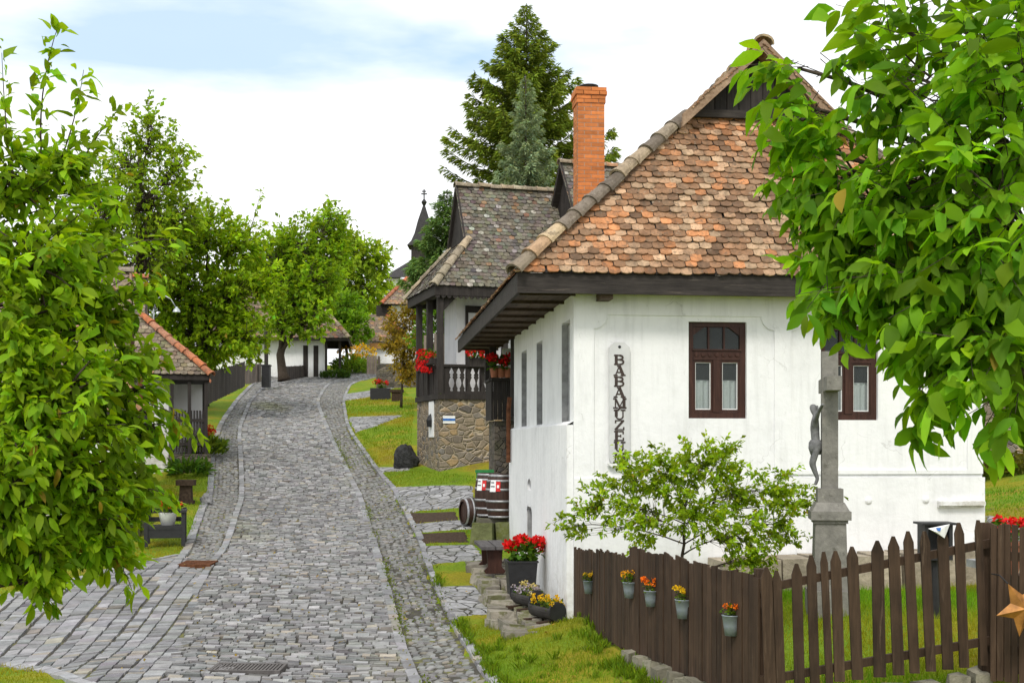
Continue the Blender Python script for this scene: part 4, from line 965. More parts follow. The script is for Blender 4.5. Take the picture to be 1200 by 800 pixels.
def tree(name, label, base, blobs, L, Wd, lpt, col, r0=.15, shoots=(), big=False, droop=.3, top=None, group=None, yellow=0, compound=False, cat='tree', mat=None, trunk_r=None, lean=None, spread=.5, var=.18, shell=.36, curl=.25, bark=None, colvar=.24):
    """blobs: (x,y,z,rx,ry,rz,ntwigs); branches run from the trunk into each blob, twigs fill it, leaves sit along the twigs"""
    root = thing(name, label, cat, base, 0, group); base = np.array(base, float)
    wood = MB(); crown = MB(); B_ = np.array([b[:3] for b in blobs]); cen = B_.mean(0)
    top_ = np.array(top if top is not None else (cen[0], cen[1], cen[2] + (B_[:, 2].max() - cen[2]) * .6))
    ctl_ = np.array(lean) if lean is not None else (base * .5 + top_ * .5 + np.array((0, 0, .2 * (top_[2] - base[2])))) 
    tr = bez(base, ctl_, top_, 12); tr[1:-1, :2] += rng.normal(0, r0 * .18, (10, 2)); wood.tube(tr - base, np.linspace(r0, r0 * .25, 12) * np.r_[1.35, np.ones(11)], 8)
    Ps = []; Ds = []; Tw = []
    def leafy(p0, p1, n, tw):
        t = rng.uniform(.25, 1.05, n)[:, None]; pts = p0 + (p1 - p0) * t; dd = nrm(p1 - p0)
        Ps.append(pts + rng.normal(0, L * .25, (n, 3))); Ds.append(dd[None] * .7 + unit(n) * spread * 1.3 + np.array((0, 0, -droop))); Tw.append(np.full((n, 1), tw))
    for b in blobs:
        c = np.array(b[:3]); r = np.array(b[3:6]); nt_ = int(b[6] * DENS)
        hgt = np.clip((c[2] - base[2]) / (top_[2] - base[2] + 1e-6) - .2, .36, .95); i = int(hgt * 11); st = tr[i]
        mid = (st + c) / 2 + np.array((0, 0, .12 * np.linalg.norm(c - st))) + rng.normal(0, .05 * np.linalg.norm(c - st), 3)
        limb = bez(st, mid, c, 7); rl = max(r0 * .12, r0 * (.6 - .4 * hgt)); wood.tube(limb - base, np.linspace(rl, rl * .3, 7), 6)
        u = unit(nt_) * (rng.random((nt_, 1)) ** shell); q = c + u * r
        j = rng.integers(3, 7, nt_); s0 = limb[j]; midp = (s0 + q) / 2 + rng.normal(0, .08, (nt_, 3)) * r.mean()
        wood.segs(s0 - base, midp - base, rl * .28, rl * .17, 4); wood.segs(midp - base, q - base, rl * .17, rl * .06, 3)
        for a in range(nt_): leafy(midp[a] + (q[a] - midp[a]) * .2, q[a] + nrm(q[a] - midp[a]) * L * .5, lpt, np.clip(rng.normal(1, colvar), .65, 1.5))
    for (pts, n, rr) in shoots:
        pts = np.array(pts, float); path = bez(pts[0], pts[1], pts[2], 9); wood.tube(path - base, np.linspace(rr, rr * .3, 9), 5)
        for a in range(8): leafy(path[a], path[a + 1], max(1, n // 8), rng.normal(1, .1))
    p = np.vstack(Ps); d = np.vstack(Ds); tw = np.vstack(Tw); k = len(p)
    if compound:
        P2 = []; D2 = []; N2 = []; T2 = []; rach = compound
        d = nrm(d); up = nrm(np.array((0, 0, 1.)) + unit(k) * .35); s = nrm(np.cross(d, up)); up = np.cross(s, d)
        tip = p + d * rach; wood.segs(p - base, tip - base, .0022, .0012, 3)
        for (t, side) in ((.32, 1), (.38, -1), (.62, 1), (.68, -1), (.95, 1), (.98, -1), (1, 0)):
            q = p + d * rach * t - np.array((0, 0, .12)) * rach * t * t; dd = d * (.55 if side else 1) + s * side * .9 + rng.normal(0, .18, (k, 3)) + np.array((0, 0, -.35))
            keep = rng.random(k) < .88; P2.append(q[keep]); D2.append(dd[keep]); N2.append((up + rng.normal(0, .35, (k, 3)))[keep]); T2.append(tw[keep])
        p, d, nn, tw = map(np.vstack, (P2, D2, N2, T2)); k = len(p)
    else: nn = np.array((0, 0, 1.)) + unit(k) * .75
    Ls = L * rng.uniform(.48, 1.22, k); leaf_geo(crown, p - base, d, nn, Ls, Ls * (Wd / L) * rng.uniform(.85, 1.1, k), leafcol(k, col, var, yellow, tw), big, curl)
    wood.build('trunk', bark or BARK, root, smooth=True); crown.build('crown', mat or LEAF, root, smooth=big); return root
def bl_(px, py, Y, r, n, ry=1.0, dy=1.0):
    p = P(px, py, Y); q = r * Y / F; return (*p, q, q * dy, q * ry, n)

# foreground tree on the left
b = [bl_(20, 215, 6.2, 62, 34), bl_(85, 195, 6.4, 55, 26), bl_(40, 310, 6.0, 85, 62), bl_(100, 285, 6.5, 42, 22), bl_(95, 365, 6.3, 54, 40), bl_(25, 400, 5.8, 85, 66), bl_(70, 470, 5.8, 90, 76), bl_(112, 450, 6.2, 46, 34), bl_(142, 500, 6.3, 26, 13), bl_(160, 340, 6.4, 20, 6), bl_(165, 425, 6.3, 20, 7), bl_(180, 500, 6.3, 20, 7), bl_(168, 455, 6.4, 16, 5),
     bl_(95, 555, 5.9, 80, 66), bl_(145, 562, 6.2, 34, 20), bl_(25, 560, 5.6, 75, 52), bl_(115, 622, 6.0, 48, 30), bl_(55, 630, 5.7, 45, 26), bl_(60, 680, 5.7, 22, 9), bl_(-10, 625, 5.6, 40, 14), bl_(130, 385, 6.4, 24, 10),
     bl_(-90, 300, 6.3, 120, 46), bl_(-110, 470, 6.2, 130, 52), bl_(-70, 150, 6.4, 90, 26), bl_(-90, 590, 6, 90, 26)]
S = lambda *a: [P(*q) for q in a]
sh_ = [(S((50, 200, 6.3), (40, 110, 6.3), (69, 28, 6.3)), 72, .006), (S((70, 190, 6.3), (90, 140, 6.3), (98, 82, 6.3)), 40, .005), (S((90, 200, 6.4), (110, 160, 6.4), (144, 122, 6.4)), 44, .005), (S((10, 180, 6.2), (5, 130, 6.2), (2, 62, 6.2)), 34, .005),
       (S((110, 310, 6.2), (160, 270, 6.2), (216, 284, 6.2)), 36, .005), (S((150, 470, 6.2), (200, 470, 6.2), (232, 512, 6.2)), 48, .005), (S((100, 640, 6), (140, 640, 6), (156, 695, 6)), 40, .005), (S((40, 640, 5.7), (35, 690, 5.7), (58, 712, 5.7)), 44, .005), (S((140, 580, 6.1), (180, 560, 6.1), (205, 590, 6.1)), 36, .005), (S((110, 250, 6.4), (135, 235, 6.4), (140, 245, 6.4)), 24, .004)]
tb = np.array((-4.0, 6.6, zgs(-4.0, 6.6)))
tree('plum_tree', 'nearest leafy tree overhanging the lane with orange tinged leaves', tb, b, .084, .033, 18, (.215, .345, .014), r0=.10, shoots=sh_, big=True, droop=.35, top=P(-60, 150, 6.4), yellow=.012, shell=.5, curl=.38, var=.25)
# foreground walnut on the right
b = [bl_(935, 80, 4.9, 14, 2), bl_(955, 128, 4.9, 18, 3), bl_(975, 178, 4.9, 22, 5), bl_(1000, 235, 4.9, 24, 5), bl_(990, 285, 4.9, 18, 3), bl_(985, 200, 4.9, 26, 5), bl_(1010, 250, 4.8, 32, 8), bl_(1030, 300, 4.8, 30, 7), bl_(1075, 220, 4.7, 50, 15), bl_(1002, 335, 4.7, 22, 5), bl_(1085, 310, 4.6, 60, 20), bl_(1150, 140, 4.5, 72, 24),
     bl_(1085, 95, 4.7, 30, 6), bl_(1045, 25, 4.8, 16, 2), bl_(1170, 250, 4.4, 90, 28), bl_(1150, 360, 4.4, 52, 15), bl_(1185, 420, 4.3, 45, 13), bl_(1120, 390, 4.5, 34, 8), bl_(1185, 50, 4.6, 60, 18), bl_(1300, 200, 4.6, 120, 30), bl_(1290, 380, 4.5, 100, 24), bl_(1120, 30, 4.8, 40, 7), bl_(1210, 330, 4.9, 80, 24)]
sh_ = [(S((1020, 230, 4.9), (965, 150, 4.9), (930, 85, 4.9)), 20, .006), (S((1090, 90, 4.8), (1050, 60, 4.8), (1040, 30, 4.8)), 8, .005), (S((1160, 380, 4.5), (1120, 400, 4.5), (1085, 445, 4.5)), 18, .005), (S((1120, 100, 4.7), (1080, 105, 4.7), (1050, 85, 4.7)), 8, .005), (S((1080, 330, 4.6), (1030, 330, 4.6), (995, 345, 4.6)), 12, .005)]
tb = np.array((2.55, 4.9, zgs(2.55, 4.9)))
tree('walnut_tree', 'foreground walnut branches with large oval leaves hanging over the roof', tb, b, .108, .046, 3, (.175, .34, .015), r0=.075, shoots=sh_, big=True, droop=.45, top=P(1290, 60, 4.7), compound=.19, shell=.5, curl=.45, var=.28, yellow=.004)

DENS = 1.7
# street trees (left, middle distance)
g = 'broadleaf trees along the left of the street'
def gt(px, Y): return on(px, Y)
tree('pear_tree', 'tall loose crowned tree rising behind the left cottages', gt(165, 46), [bl_(178, 150, 46, 30, 40), bl_(150, 190, 46, 36, 55), bl_(208, 196, 46, 28, 36), bl_(175, 232, 46, 48, 85), bl_(120, 240, 46, 55, 90), bl_(215, 250, 46, 30, 40), bl_(170, 290, 46, 60, 110), bl_(90, 300, 46, 60, 80)], .22, .14, 10, (.24, .355, .024), r0=.22, shoots=[(S((175, 150, 46), (172, 130, 46), (176, 108, 46)), 40, .02)], group=g, droop=.2)
tree('apple_tree', 'broad dense tree overhanging the dark fence on the left', gt(238, 53), [bl_(240, 275, 49, 42, 90), bl_(200, 290, 49, 45, 90), bl_(285, 285, 49, 32, 60), bl_(215, 345, 49, 55, 130), bl_(275, 345, 49, 48, 120), bl_(240, 390, 49, 52, 120), bl_(290, 395, 48, 30, 60), bl_(205, 400, 49, 40, 60), bl_(180, 350, 49, 45, 70), bl_(312, 330, 49, 22, 30)], .24, .155, 12, (.26, .385, .018), r0=.2, shoots=[(S((290, 280, 49), (300, 250, 49), (306, 222, 49)), 40, .02), (S((260, 260, 49), (262, 245, 49), (266, 235, 49)), 24, .02)], group=g, yellow=.006)
tree('maple_tree', 'leaning trunk tree in front of long white house', P(333, 445, 66), [bl_(325, 300, 66, 30, 60), bl_(350, 285, 67, 35, 80), bl_(340, 340, 66, 34, 70), bl_(372, 330, 66, 34, 80), bl_(385, 265, 68, 28, 60), bl_(390, 300, 68, 26, 50), bl_(365, 370, 65, 28, 55), bl_(330, 375, 65, 26, 40)], .31, .21, 12, (.225, .35, .022), r0=.27, group=g, lean=P(322, 400, 66), top=P(350, 290, 66))
tree('linden_tree', 'rounded pale tree top behind the bend of the street', gt(425, 92), [bl_(415, 300, 92, 26, 60), bl_(440, 305, 92, 22, 50), bl_(400, 330, 92, 28, 60), bl_(432, 335, 92, 24, 50), bl_(405, 280, 94, 14, 20)], .42, .27, 11, (.26, .37, .03), r0=.25, group=g)
tree('willow_shrub', 'bright rounded bush beside the roof at the bend', gt(408, 80), [bl_(405, 360, 80, 22, 55), bl_(415, 385, 79, 20, 50), bl_(395, 385, 80, 18, 40), bl_(390, 350, 82, 20, 40)], .3, .2, 12, (.15, .28, .02), r0=.12, cat='bush')
tree('elder_tree', 'dense green tree filling the gap behind the far roofs', gt(350, 96), [bl_(330, 330, 96, 40, 70), bl_(290, 330, 96, 40, 70), bl_(370, 350, 96, 40, 70), bl_(420, 370, 96, 35, 60), bl_(460, 360, 100, 30, 50)], .5, .34, 11, (.21, .34, .022), r0=.3, group=g)
tree('rust_shrub', 'orange brown shrub left of the balcony', gt(470, 52), [bl_(473, 380, 52, 24, 90), bl_(482, 405, 51, 22, 70), bl_(460, 400, 52, 15, 45), bl_(486, 362, 52, 17, 50), bl_(474, 425, 51, 18, 60), bl_(478, 440, 51, 12, 30)], .13, .08, 12, (.30, .22, .035), r0=.05, cat='shrub', var=.3)
tree('yard_tree', 'green tree seen between the balcony posts', gt(508, 48), [bl_(512, 365, 48, 24, 60), bl_(500, 395, 48, 22, 50), bl_(530, 370, 48, 20, 40)], .15, .1, 11, (.13, .25, .02), r0=.1)

# conifers
def conifer(name, label, base, top, width, col, n_wh, droopb=.25, group=None, seed=1, low=.15, full=1.0, spray=.22, pw=1.0):
    r_ = np.random.default_rng(seed); root = thing(name, label, 'conifer', base, 0, group); base = np.array(base, float); top = np.array(top, float); H = top[2] - base[2]
    wood = MB(); cr = MB(); wood.tube(np.linspace(0, 1, 8)[:, None] * (top - base), np.linspace(H * .014, .015, 8), 7)
    Pp = []; Dd = []; Cc = []; Ss = []
    for i in range(n_wh):
        t = low + (1 - low) * (i / n_wh) ** .9; c = base + (top - base) * t; R = width * (1 - t) ** pw + .04; nb = int(r_.integers(5, 8))
        a0 = r_.uniform(0, 6.28)
        for j in range(nb):
            a = a0 + j * 6.283 / nb + r_.normal(0, .25); Rj = R * r_.choice([r_.uniform(.5, .85), r_.uniform(.85, 1.3)], p=[.4, .6]); dirh = np.array((math.cos(a), math.sin(a), 0)); rise = .55 * t - droopb * (1 - t)
            p0 = c + np.array((0, 0, r_.normal(0, .15) * R * .3)); p2 = p0 + dirh * Rj + np.array((0, 0, Rj * (rise + .12))); p1 = p0 + dirh * Rj * .6 + np.array((0, 0, Rj * (rise - .20)))
            path = bez(p0, p1, p2, 8); wood.tube(path - base, np.linspace(.022, .006, 8) * max(.5, Rj * .5), 4, cap=False)
            ns = max(7, int(Rj * 34 * full)); tt = r_.uniform(.03, 1.0, ns) ** .8; idx = tt * 7; i0 = np.minimum(idx.astype(int), 6); fr_ = (idx - i0)[:, None]; pt = path[i0] * (1 - fr_) + path[i0 + 1] * fr_
            sd_ = np.where(r_.random(ns) < .5, 1, -1)[:, None]; side = np.array((-math.sin(a), math.cos(a), 0)); ln = (.08 + .40 * (1 - tt) * min(1, Rj / 2.2) + .06 * min(1, Rj))[:, None]
            dd = nrm(dirh[None] * .8 + side[None] * sd_ * r_.uniform(.15, 1, (ns, 1)) + np.array((0, 0, -.35 * (1 - t) - .02)) + r_.normal(0, .12, (ns, 3)))
            sc = min(1, .45 + Rj * .4)
            for q in range(3):
                Pp.append(pt + dd * ln * q * .36 + r_.normal(0, .015, (ns, 3)) + np.array((0, 0, -.05 * q * sc))); Dd.append(dd + r_.normal(0, .25, (ns, 3)) + np.array((0, 0, -.3 * q * (1 - t)))); Cc.append(np.full((ns, 1), r_.uniform(.7, 1.3)) * np.where(tt > .8, 1.3, .95)[:, None]); Ss.append(np.full(ns, sc))
    p = np.vstack(Pp); d = np.vstack(Dd); c = np.vstack(Cc); k = len(p)
    leaf_geo(cr, p - base, d, np.array((0, 0, 1.)) + unit(k) * .9, spray * rng.uniform(.7, 1.3, k) * np.concatenate(Ss), spray * .24 * np.concatenate(Ss), leafcol(k, col, .2, 0, c), False, .2)
    wood.build('trunk', BARK, root, smooth=True); cr.build('crown', NEEDLE, root); return root
gc = 'conifers behind the balcony house'
conifer('spruce', 'tallest dark green spruce behind the balcony house', gt(617, 55), P(617, 4, 55), 7.4, (.17, .225, .022), 38, .22, gc, 3, low=.52, spray=.30, full=1.1)
conifer('blue_spruce', 'shorter pale bluish spruce in front of the tallest one', gt(617, 48), P(616, 88, 48), 3.3, (.24, .30, .17), 36, .05, gc, 5, low=.25, spray=.2, full=2.4)
conifer('fir_tree', 'low green conifer beside the church spire', gt(521, 50), P(524, 222, 50), 3.0, (.125, .21, .05), 26, .12, gc, 8, low=.5, spray=.26, full=1.7, pw=.9)

DENS = 2.1
# shrub behind the board fence
sb = np.array((*P(795, 700, 15.6)[:2], 0)); sb[2] = zgs(sb[0], sb[1])
tree('yard_shrub', 'open branched shrub with yellow green leaves before the white wall', sb,
     [bl_(705, 590, 15.6, 36, 13), bl_(672, 615, 15.6, 24, 6), bl_(735, 560, 15.6, 40, 19), bl_(780, 555, 15.6, 38, 22), bl_(820, 545, 15.6, 34, 19), bl_(760, 605, 15.5, 46, 26), bl_(815, 600, 15.4, 44, 24), bl_(870, 580, 15.5, 44, 22), bl_(915, 575, 15.6, 34, 15), bl_(865, 630, 15.2, 42, 20), bl_(915, 615, 15.4, 34, 14), bl_(885, 655, 15, 30, 11), bl_(945, 590, 15.6, 20, 6), bl_(845, 535, 15.6, 26, 10)],
     .078, .044, 24, (.25, .36, .016), r0=.03, top=P(805, 585, 15.5), spread=.7, droop=.1, yellow=.01, cat='shrub', shell=.6, var=.22,
     shoots=[(S((760, 560, 15.6), (740, 530, 15.6), (724, 520, 15.6)), 26, .004), (S((860, 560, 15.6), (862, 530, 15.6), (868, 512, 15.6)), 14, .004), (S((690, 600, 15.6), (660, 605, 15.6), (640, 616, 15.6)), 26, .004), (S((940, 590, 15.4), (975, 572, 15.2), (992, 582, 15.2)), 22, .004), (S((820, 540, 15.6), (835, 520, 15.6), (838, 514, 15.6)), 10, .003)])

# ------------------------------------------------------------------ fences
def board(mb, x, y, z0, z1, w, t, a, point=0, j=None, tiltx=0):
    """vertical board, face along direction a"""
    d = np.array((math.cos(a), math.sin(a), 0)); n = np.array((-math.sin(a), math.cos(a), 0)); o = np.array((x, y, 0)) - n * t / 2; j = j or random.choice([random.uniform(.6, 1.0), random.uniform(.85, 1.4)])
    up = lambda z: np.array((0, 0, z)) + d * tiltx * (z - z0)
    if point: pts = [o - d * w / 2 + up(z0), o + d * w / 2 + up(z0), o + d * w * .5 + up(z1 - point), o + d * .012 + up(z1), o - d * .012 + up(z1), o - d * w * .5 + up(z1 - point)]
    else: pts = [o - d * w / 2 + up(z0), o + d * w / 2 + up(z0), o + d * w / 2 + up(z1 + random.uniform(-.015, .015)), o - d * w / 2 + up(z1 + random.uniform(-.015, .015))]
    mb.prism(pts, n * t, (j, j, j))
def board_run(name, label, p0, p1, zt0, zt1, zb0, zb1, w=.095, mat=None, gap=.006, group=None, rails=True):
    t = thing(name, label, 'fence', (p0[0], p0[1], zb0), 0, group); off = np.array((p0[0], p0[1], zb0))
    d = np.array(p1) - np.array(p0); L = np.hypot(*d); a = math.atan2(d[1], d[0]); n = int(L / (w + gap)); m = MB(); nn = np.array((-math.sin(a), math.cos(a)))
    for i in range(n):
        f = (i + .5) / n; ww = w * random.uniform(.85, 1.05); q = np.array(p0) + d * f + nn * random.uniform(-.006, .006)
        board(m, q[0], q[1], zb0 + (zb1 - zb0) * f + random.uniform(0, .04), zt0 + (zt1 - zt0) * f + random.uniform(-.03, .02), L / n - gap + random.uniform(-.006, .004), .022, a, tiltx=random.gauss(0, .006))
    m.build('board_panel', mat or FENCE, t, xf=lambda v: v - off)
    for f in (.04, .5, .96):
        q = np.array(p0) + d * f + nn * .07; pm = MB(); pm.box((q[0], q[1], (zb0 + zt0) / 2 + (zb1 + zt1 - zb0 - zt0) / 2 * f), (.09, .09, (zt0 - zb0) - .1), rz=a); pm.build('post', mat or FENCE, t, xf=lambda v: v - off)
    r = MB()
    for h in (.22, .8):
        za = zb0 + (zt0 - zb0) * h; zb = zb1 + (zt1 - zb1) * h; r.bar((p0[0] + nn[0] * .02, p0[1] + nn[1] * .02, za), (p1[0] + nn[0] * .02, p1[1] + nn[1] * .02, zb), .03, .08)
    r.build('rail', mat or FENCE, t, xf=lambda v: v - off)
    return t
Q = lambda px, py, Y: P(px, py, Y)
f0, f1 = Q(673, 642, 17.6), Q(741, 650, 14.2); board_run('board_fence', 'closed brown board fence touching the white house corner', f0[:2], f1[:2], f0[2], f1[2], Q(673, 740, 17.6)[2], Q(741, 764, 14.2)[2])
f2, f3 = Q(738, 640, 14.15), Q(890, 676, 11.3); fb = board_run('board_fence', 'closed brown board fence hung with zinc flower buckets', f2[:2], f3[:2], f2[2], f3[2], Q(741, 764, 14.1)[2] - .0, E - 2.42)
# stone footing under the fences
ft = thing('stone_footing', 'low rubble footing under the brown board and picket fences', 'footing', (f2[0], f2[1], zgs(f2[0], f2[1])), 0); off = np.array(ft.location)
m = MB()
def footing(p0, p1, z0, z1, h=.5, w=.3):
    d = np.array(p1) - np.array(p0); L = np.hypot(*d); s = 0; a = math.atan2(d[1], d[0])
    while s < L:
        l = random.uniform(.16, .32); f = (s + l / 2) / L; x, y = np.array(p0) + d * f; z = z0 + (z1 - z0) * f
        c = np.array((.27, .25, .21)) * random.uniform(.75, 1.2); m.box((x, y, z - h / 2), (l * .94, w * random.uniform(.9, 1.1), h), rz=a + random.gauss(0, .05), ry=random.gauss(0, .03), rx=random.gauss(0, .05), col=c * np.array((.85, .85, .75)), taper=.8, jit=.028); s += l
footing(f2[:2], f3[:2], Q(741, 764, 14.1)[2] + .02, E - 2.40); pk0, pk1 = Q(893, 0, 11.3), Q(1158, 0, 11.35); footing(pk0[:2], pk1[:2], E - 2.42, E - 2.06, .5, .34)
m.build('stones', STONE, ft, xf=lambda v: v - off)
# picket fence: two posts, two rails, every picket a mesh of its own
pf = thing('picket_fence', 'brown pointed picket fence before the lawn', 'fence', (pk0[0], 11.3, E - 2.4), 0); off = np.array(pf.location)
tips = [(903, 664), (915, 668), (937, 660), (955, 650), (972, 646), (984, 645), (1005, 640), (1031, 633), (1053, 628), (1072, 622), (1091, 622), (1111, 618), (1130, 612), (1153, 609)]
wid = [14, 11, 12, 11, 8.5, 12, 13, 14, 13, 11.5, 11.5, 12.5, 11, 8.5]
for i, ((px, py), wpx) in enumerate(zip(tips, wid)):
    m = MB(); q = Q(px, py, 11.26); zb = E + (HZ - (806 - (px - 905) * .112)) * 11.3 / F
    board(m, q[0], q[1], zb, q[2], wpx * 11.3 / F, .024, 0, .10, tiltx=random.gauss(-.035, .012)); m.build('picket', FENCE, pf, xf=lambda v: v - off)
for (ya, yb) in ((690, 636), (797, 750)):
    m = MB(); m.bar(Q(890, ya, 11.31), Q(1160, yb, 11.31), .045, .075); m.build('rail', FENCE, pf, xf=lambda v: v - off)
for px, pt in ((892, 660), (1157, 606)):
    m = MB(); q = Q(px, pt, 11.36); m.b2((q[0] - .05, q[1], E - 2.7), (q[0] + .05, q[1] + .1, q[2] - .05)); m.build('post', FENCE, pf, xf=lambda v: v - off)
# close-boarded gate at the right edge
r0_, r1_ = Q(1160, 612, 11.2), Q(1300, 622, 10.6)
board_run('board_gate', 'close boarded brown gate below red geraniums', r0_[:2], r1_[:2], r0_[2], r1_[2], E - 2.15, E - 2.2, w=.05, gap=.01)
# far fences
def fence_px(name, label, a, b, hgt, mat, group='fences along the far left of the street', w=.12, gap=.015):
    p0 = P(*a); p1 = P(*b); return board_run(name, label, p0[:2], p1[:2], p0[2] + hgt, p1[2] + hgt, p0[2] - .15, p1[2] - .15, w=w, mat=mat, gap=gap)
fence_px('board_fence', 'long dark board fence climbing beyond the small porch', (238, 472, 44), (287, 449, 57), 1.0, DARKFENCE)
fence_px('board_fence', 'pale grey board fence left of black notice box', (288, 447, 58), (306, 444, 63), 0.8, GREYFENCE)
fence_px('board_fence', 'dark board fence right of the leaning tree', (333, 446, 68), (373, 443, 76), 0.8, DARKFENCE)
fence_px('board_fence', 'low grey fence below the wooden name board', (430, 438, 76), (445, 438, 76), 1.1, GREYFENCE)
fence_px('board_fence', 'pale board fence seen behind the balcony posts', (496, 438, 47), (545, 436, 47), 1.5, GREYFENCE, w=.09, gap=.04)
# notice box and pole
nb = P(312, 449, 62); t = thing('notice_box', 'black box around the foot of a dark pole', 'box', nb)
m = MB(); m.b2((-.2, -.2, -.2), (.2, .2, .85)); m.b2((-.23, -.23, .85), (.23, .23, .93)); m.build('casing', BLACKPAINT, t); m = MB(); m.tube([(0, 0, .93), (0, 0, 2.6)], .10, 8); m.build('pole', DARK, t)
# street lamp by the left cottage
lp_ = P(180, 362, 41); t = thing('street_lamp', 'curved grey street lamp arm above the left cottage roof', 'lamp', (lp_[0], 41, zgs(lp_[0], 41)))
zz = lp_[2] - t.location.z; m = MB(); m.tube([(0, 0, 0), (0, 0, zz)], np.array([.035, .025]), 8); m.build('pole', LAMPGREY, t)
m = MB(); k = 41 / F; m.tube([(0, 0, zz - .02), (4 * k, 0, zz + 12 * k), (12 * k, 0, zz + 16 * k), (20 * k, 0, zz + 12 * k), (26 * k, 0, zz + 2 * k)], .018, 6); m.build('arm', LAMPGREY, t, smooth=True)
m = MB(); m.lathe([(.13, -.02), (.11, .05), (.06, .10), (.02, .16)], 14, (27 * k, 0, zz - 3 * k)); m.build('lamp_shade', LAMPGREY, t)

# ------------------------------------------------------------------ flowers
def blossoms(heads, r, n, base, var=.2, ps=.03):
    m = MB()
    for h in heads:
        u = unit(n); p = np.array(h) + u * r * rng.uniform(.5, 1, (n, 1)) * np.array((1, 1, .75)); c = np.array(base)[None] * np.clip(rng.normal(1, var, (n, 1)), .5, 1.5)
        leaf_geo(m, p, nrm(u + unit(n) * .8), u, np.full(n, ps), ps * .95, np.clip(c, 0, .9), False, -.1)
    return m
def greens(cx, cy, cz, rx, ry, rz, n, L, col):
    m = MB(); u = unit(n) * rng.random((n, 1)) ** .5; p = np.array((cx, cy, cz)) + u * np.array((rx, ry, rz)); p[:, 2] = np.maximum(p[:, 2], cz - rz * .4)
    leaf_geo(m, p, u + unit(n) * .5 + np.array((0, 0, .2)), np.array((0, 0, 1.)) + unit(n) * .6, L * rng.uniform(.7, 1.2, n), L * .85, leafcol(n, col, .2), True, .15)
    k = min(n, 14); m.segs(np.tile((cx, cy, cz - rz), (k, 1)), p[:k], .005, .003, 3, (.07, .13, .02)); return m
RED = (.62, .012, .012); YEL = (.72, .46, .01); ORA = (.75, .17, .008); GRN = (.07, .15, .015)
def geranium(root, c, rx, ry, rz, nheads, n=22, hr=.055, col=RED, L=.06, gn=70, trail=0, hang=0):
    cx, cy, cz = c; greens(cx, cy, cz, rx, ry, rz * .8, gn, L, GRN).build('foliage', LEAF, root, smooth=True)
    hd = []
    for i in range(nheads):
        a = rng.uniform(0, 6.28); q = rng.random() ** .5; hd.append((cx + rx * q * math.cos(a) * 1.05, cy + ry * q * math.sin(a) * 1.05, cz + rz * (.55 + .6 * rng.random() - .3 * q) - hang * rng.random()))
    blossoms(hd, hr, n, col, ps=hr * .75).build('blossom', PETAL, root)
# zinc buckets on the fence
def bucket(px, py, Y, label, col, small=False, sc=1.0, nh=9, hr=.02):
    p = P(px, py, Y); t = thing('flower_bucket', label, 'bucket', p, 0, 'zinc buckets hung on the board fence')
    h, r1, r2 = .185 * sc, .062 * sc, .088 * sc
    m = MB(); m.lathe([(r1 * .9, 0), (r1, 0), (r1 + (r2 - r1) * .5, h * .5), (r2, h), (r2 + .006, h + .004), (r2 + .004, h + .012), (r2 - .004, h + .006), (r2 - .006, h * .8)], 20, cap=False); m.face([(r1 * .9 * math.cos(a), r1 * .9 * math.sin(a), .001) for a in np.arange(12) * math.pi / 6]); m.build('pail', ZINC, t, smooth=True)
    m = MB(); m.lathe([(.001, h * .86), (r2 - .006, h * .84)], 16, cap=False); m.build('soil', SOIL, t)
    m = MB(); m.tube([(-r2, 0, h * .9), (-r2 * .9, .05, h * 1.25), (0, .09, h * 1.42), (r2 * .9, .05, h * 1.25), (r2, 0, h * .9)], .003, 5); m.build('handle', IRON, t)
    greens(0, 0, h + .03, r2 * 1.0, r2 * 1.0, .07, 60, .034, (.10, .17, .012)).build('foliage', LEAF, t, smooth=True)
    hd = [(r2 * 1.15 * q * math.cos(a), r2 * 1.15 * q * math.sin(a), h + .05 + .06 * rng.random() + (.03 if not small else 0)) for a, q in zip(rng.uniform(0, 6.28, nh), rng.random(nh) ** .5)]
    blossoms(hd, hr, 16, col, ps=hr * 1.1).build('blossom', PETAL, t)
    return t
bucket(690, 695, 16.4, 'zinc bucket of yellow flowers closest to the house wall', YEL, sc=.88, nh=7)
bucket(738, 700, 14.05, 'zinc bucket of orange yellow flowers at the fence step', (.75, .36, .01), sc=.92, nh=10)
bucket(763, 710, 13.5, 'zinc bucket of orange blooms in the middle of the fence', ORA, sc=.88, nh=10, hr=.024)
bucket(801, 724, 12.75, 'zinc bucket with tall spreading yellow flowers', YEL, sc=1.0, nh=12)
bucket(857, 744, 11.75, 'lowest zinc bucket with a small orange flower clump', ORA, small=True, sc=1.0, nh=11)
# geranium behind the gate
q = P(1180, 628, 11.6); t = thing('geranium_pot', 'red geraniums rising behind the close boarded gate', 'flowers', (q[0], q[1], q[2] - .35))
m = MB(); m.lathe([(.1, 0), (.14, .26), (.155, .27), (.155, .3), (.13, .3)], 16); m.build('pot', TERRA, t); m = MB(); m.b2((-.15, -.15, -1.6), (.15, .15, -.002)); m.build('stand', FENCE, t)
geranium(t, (0, 0, .38), .16, .14, .12, 9, 26, .05)

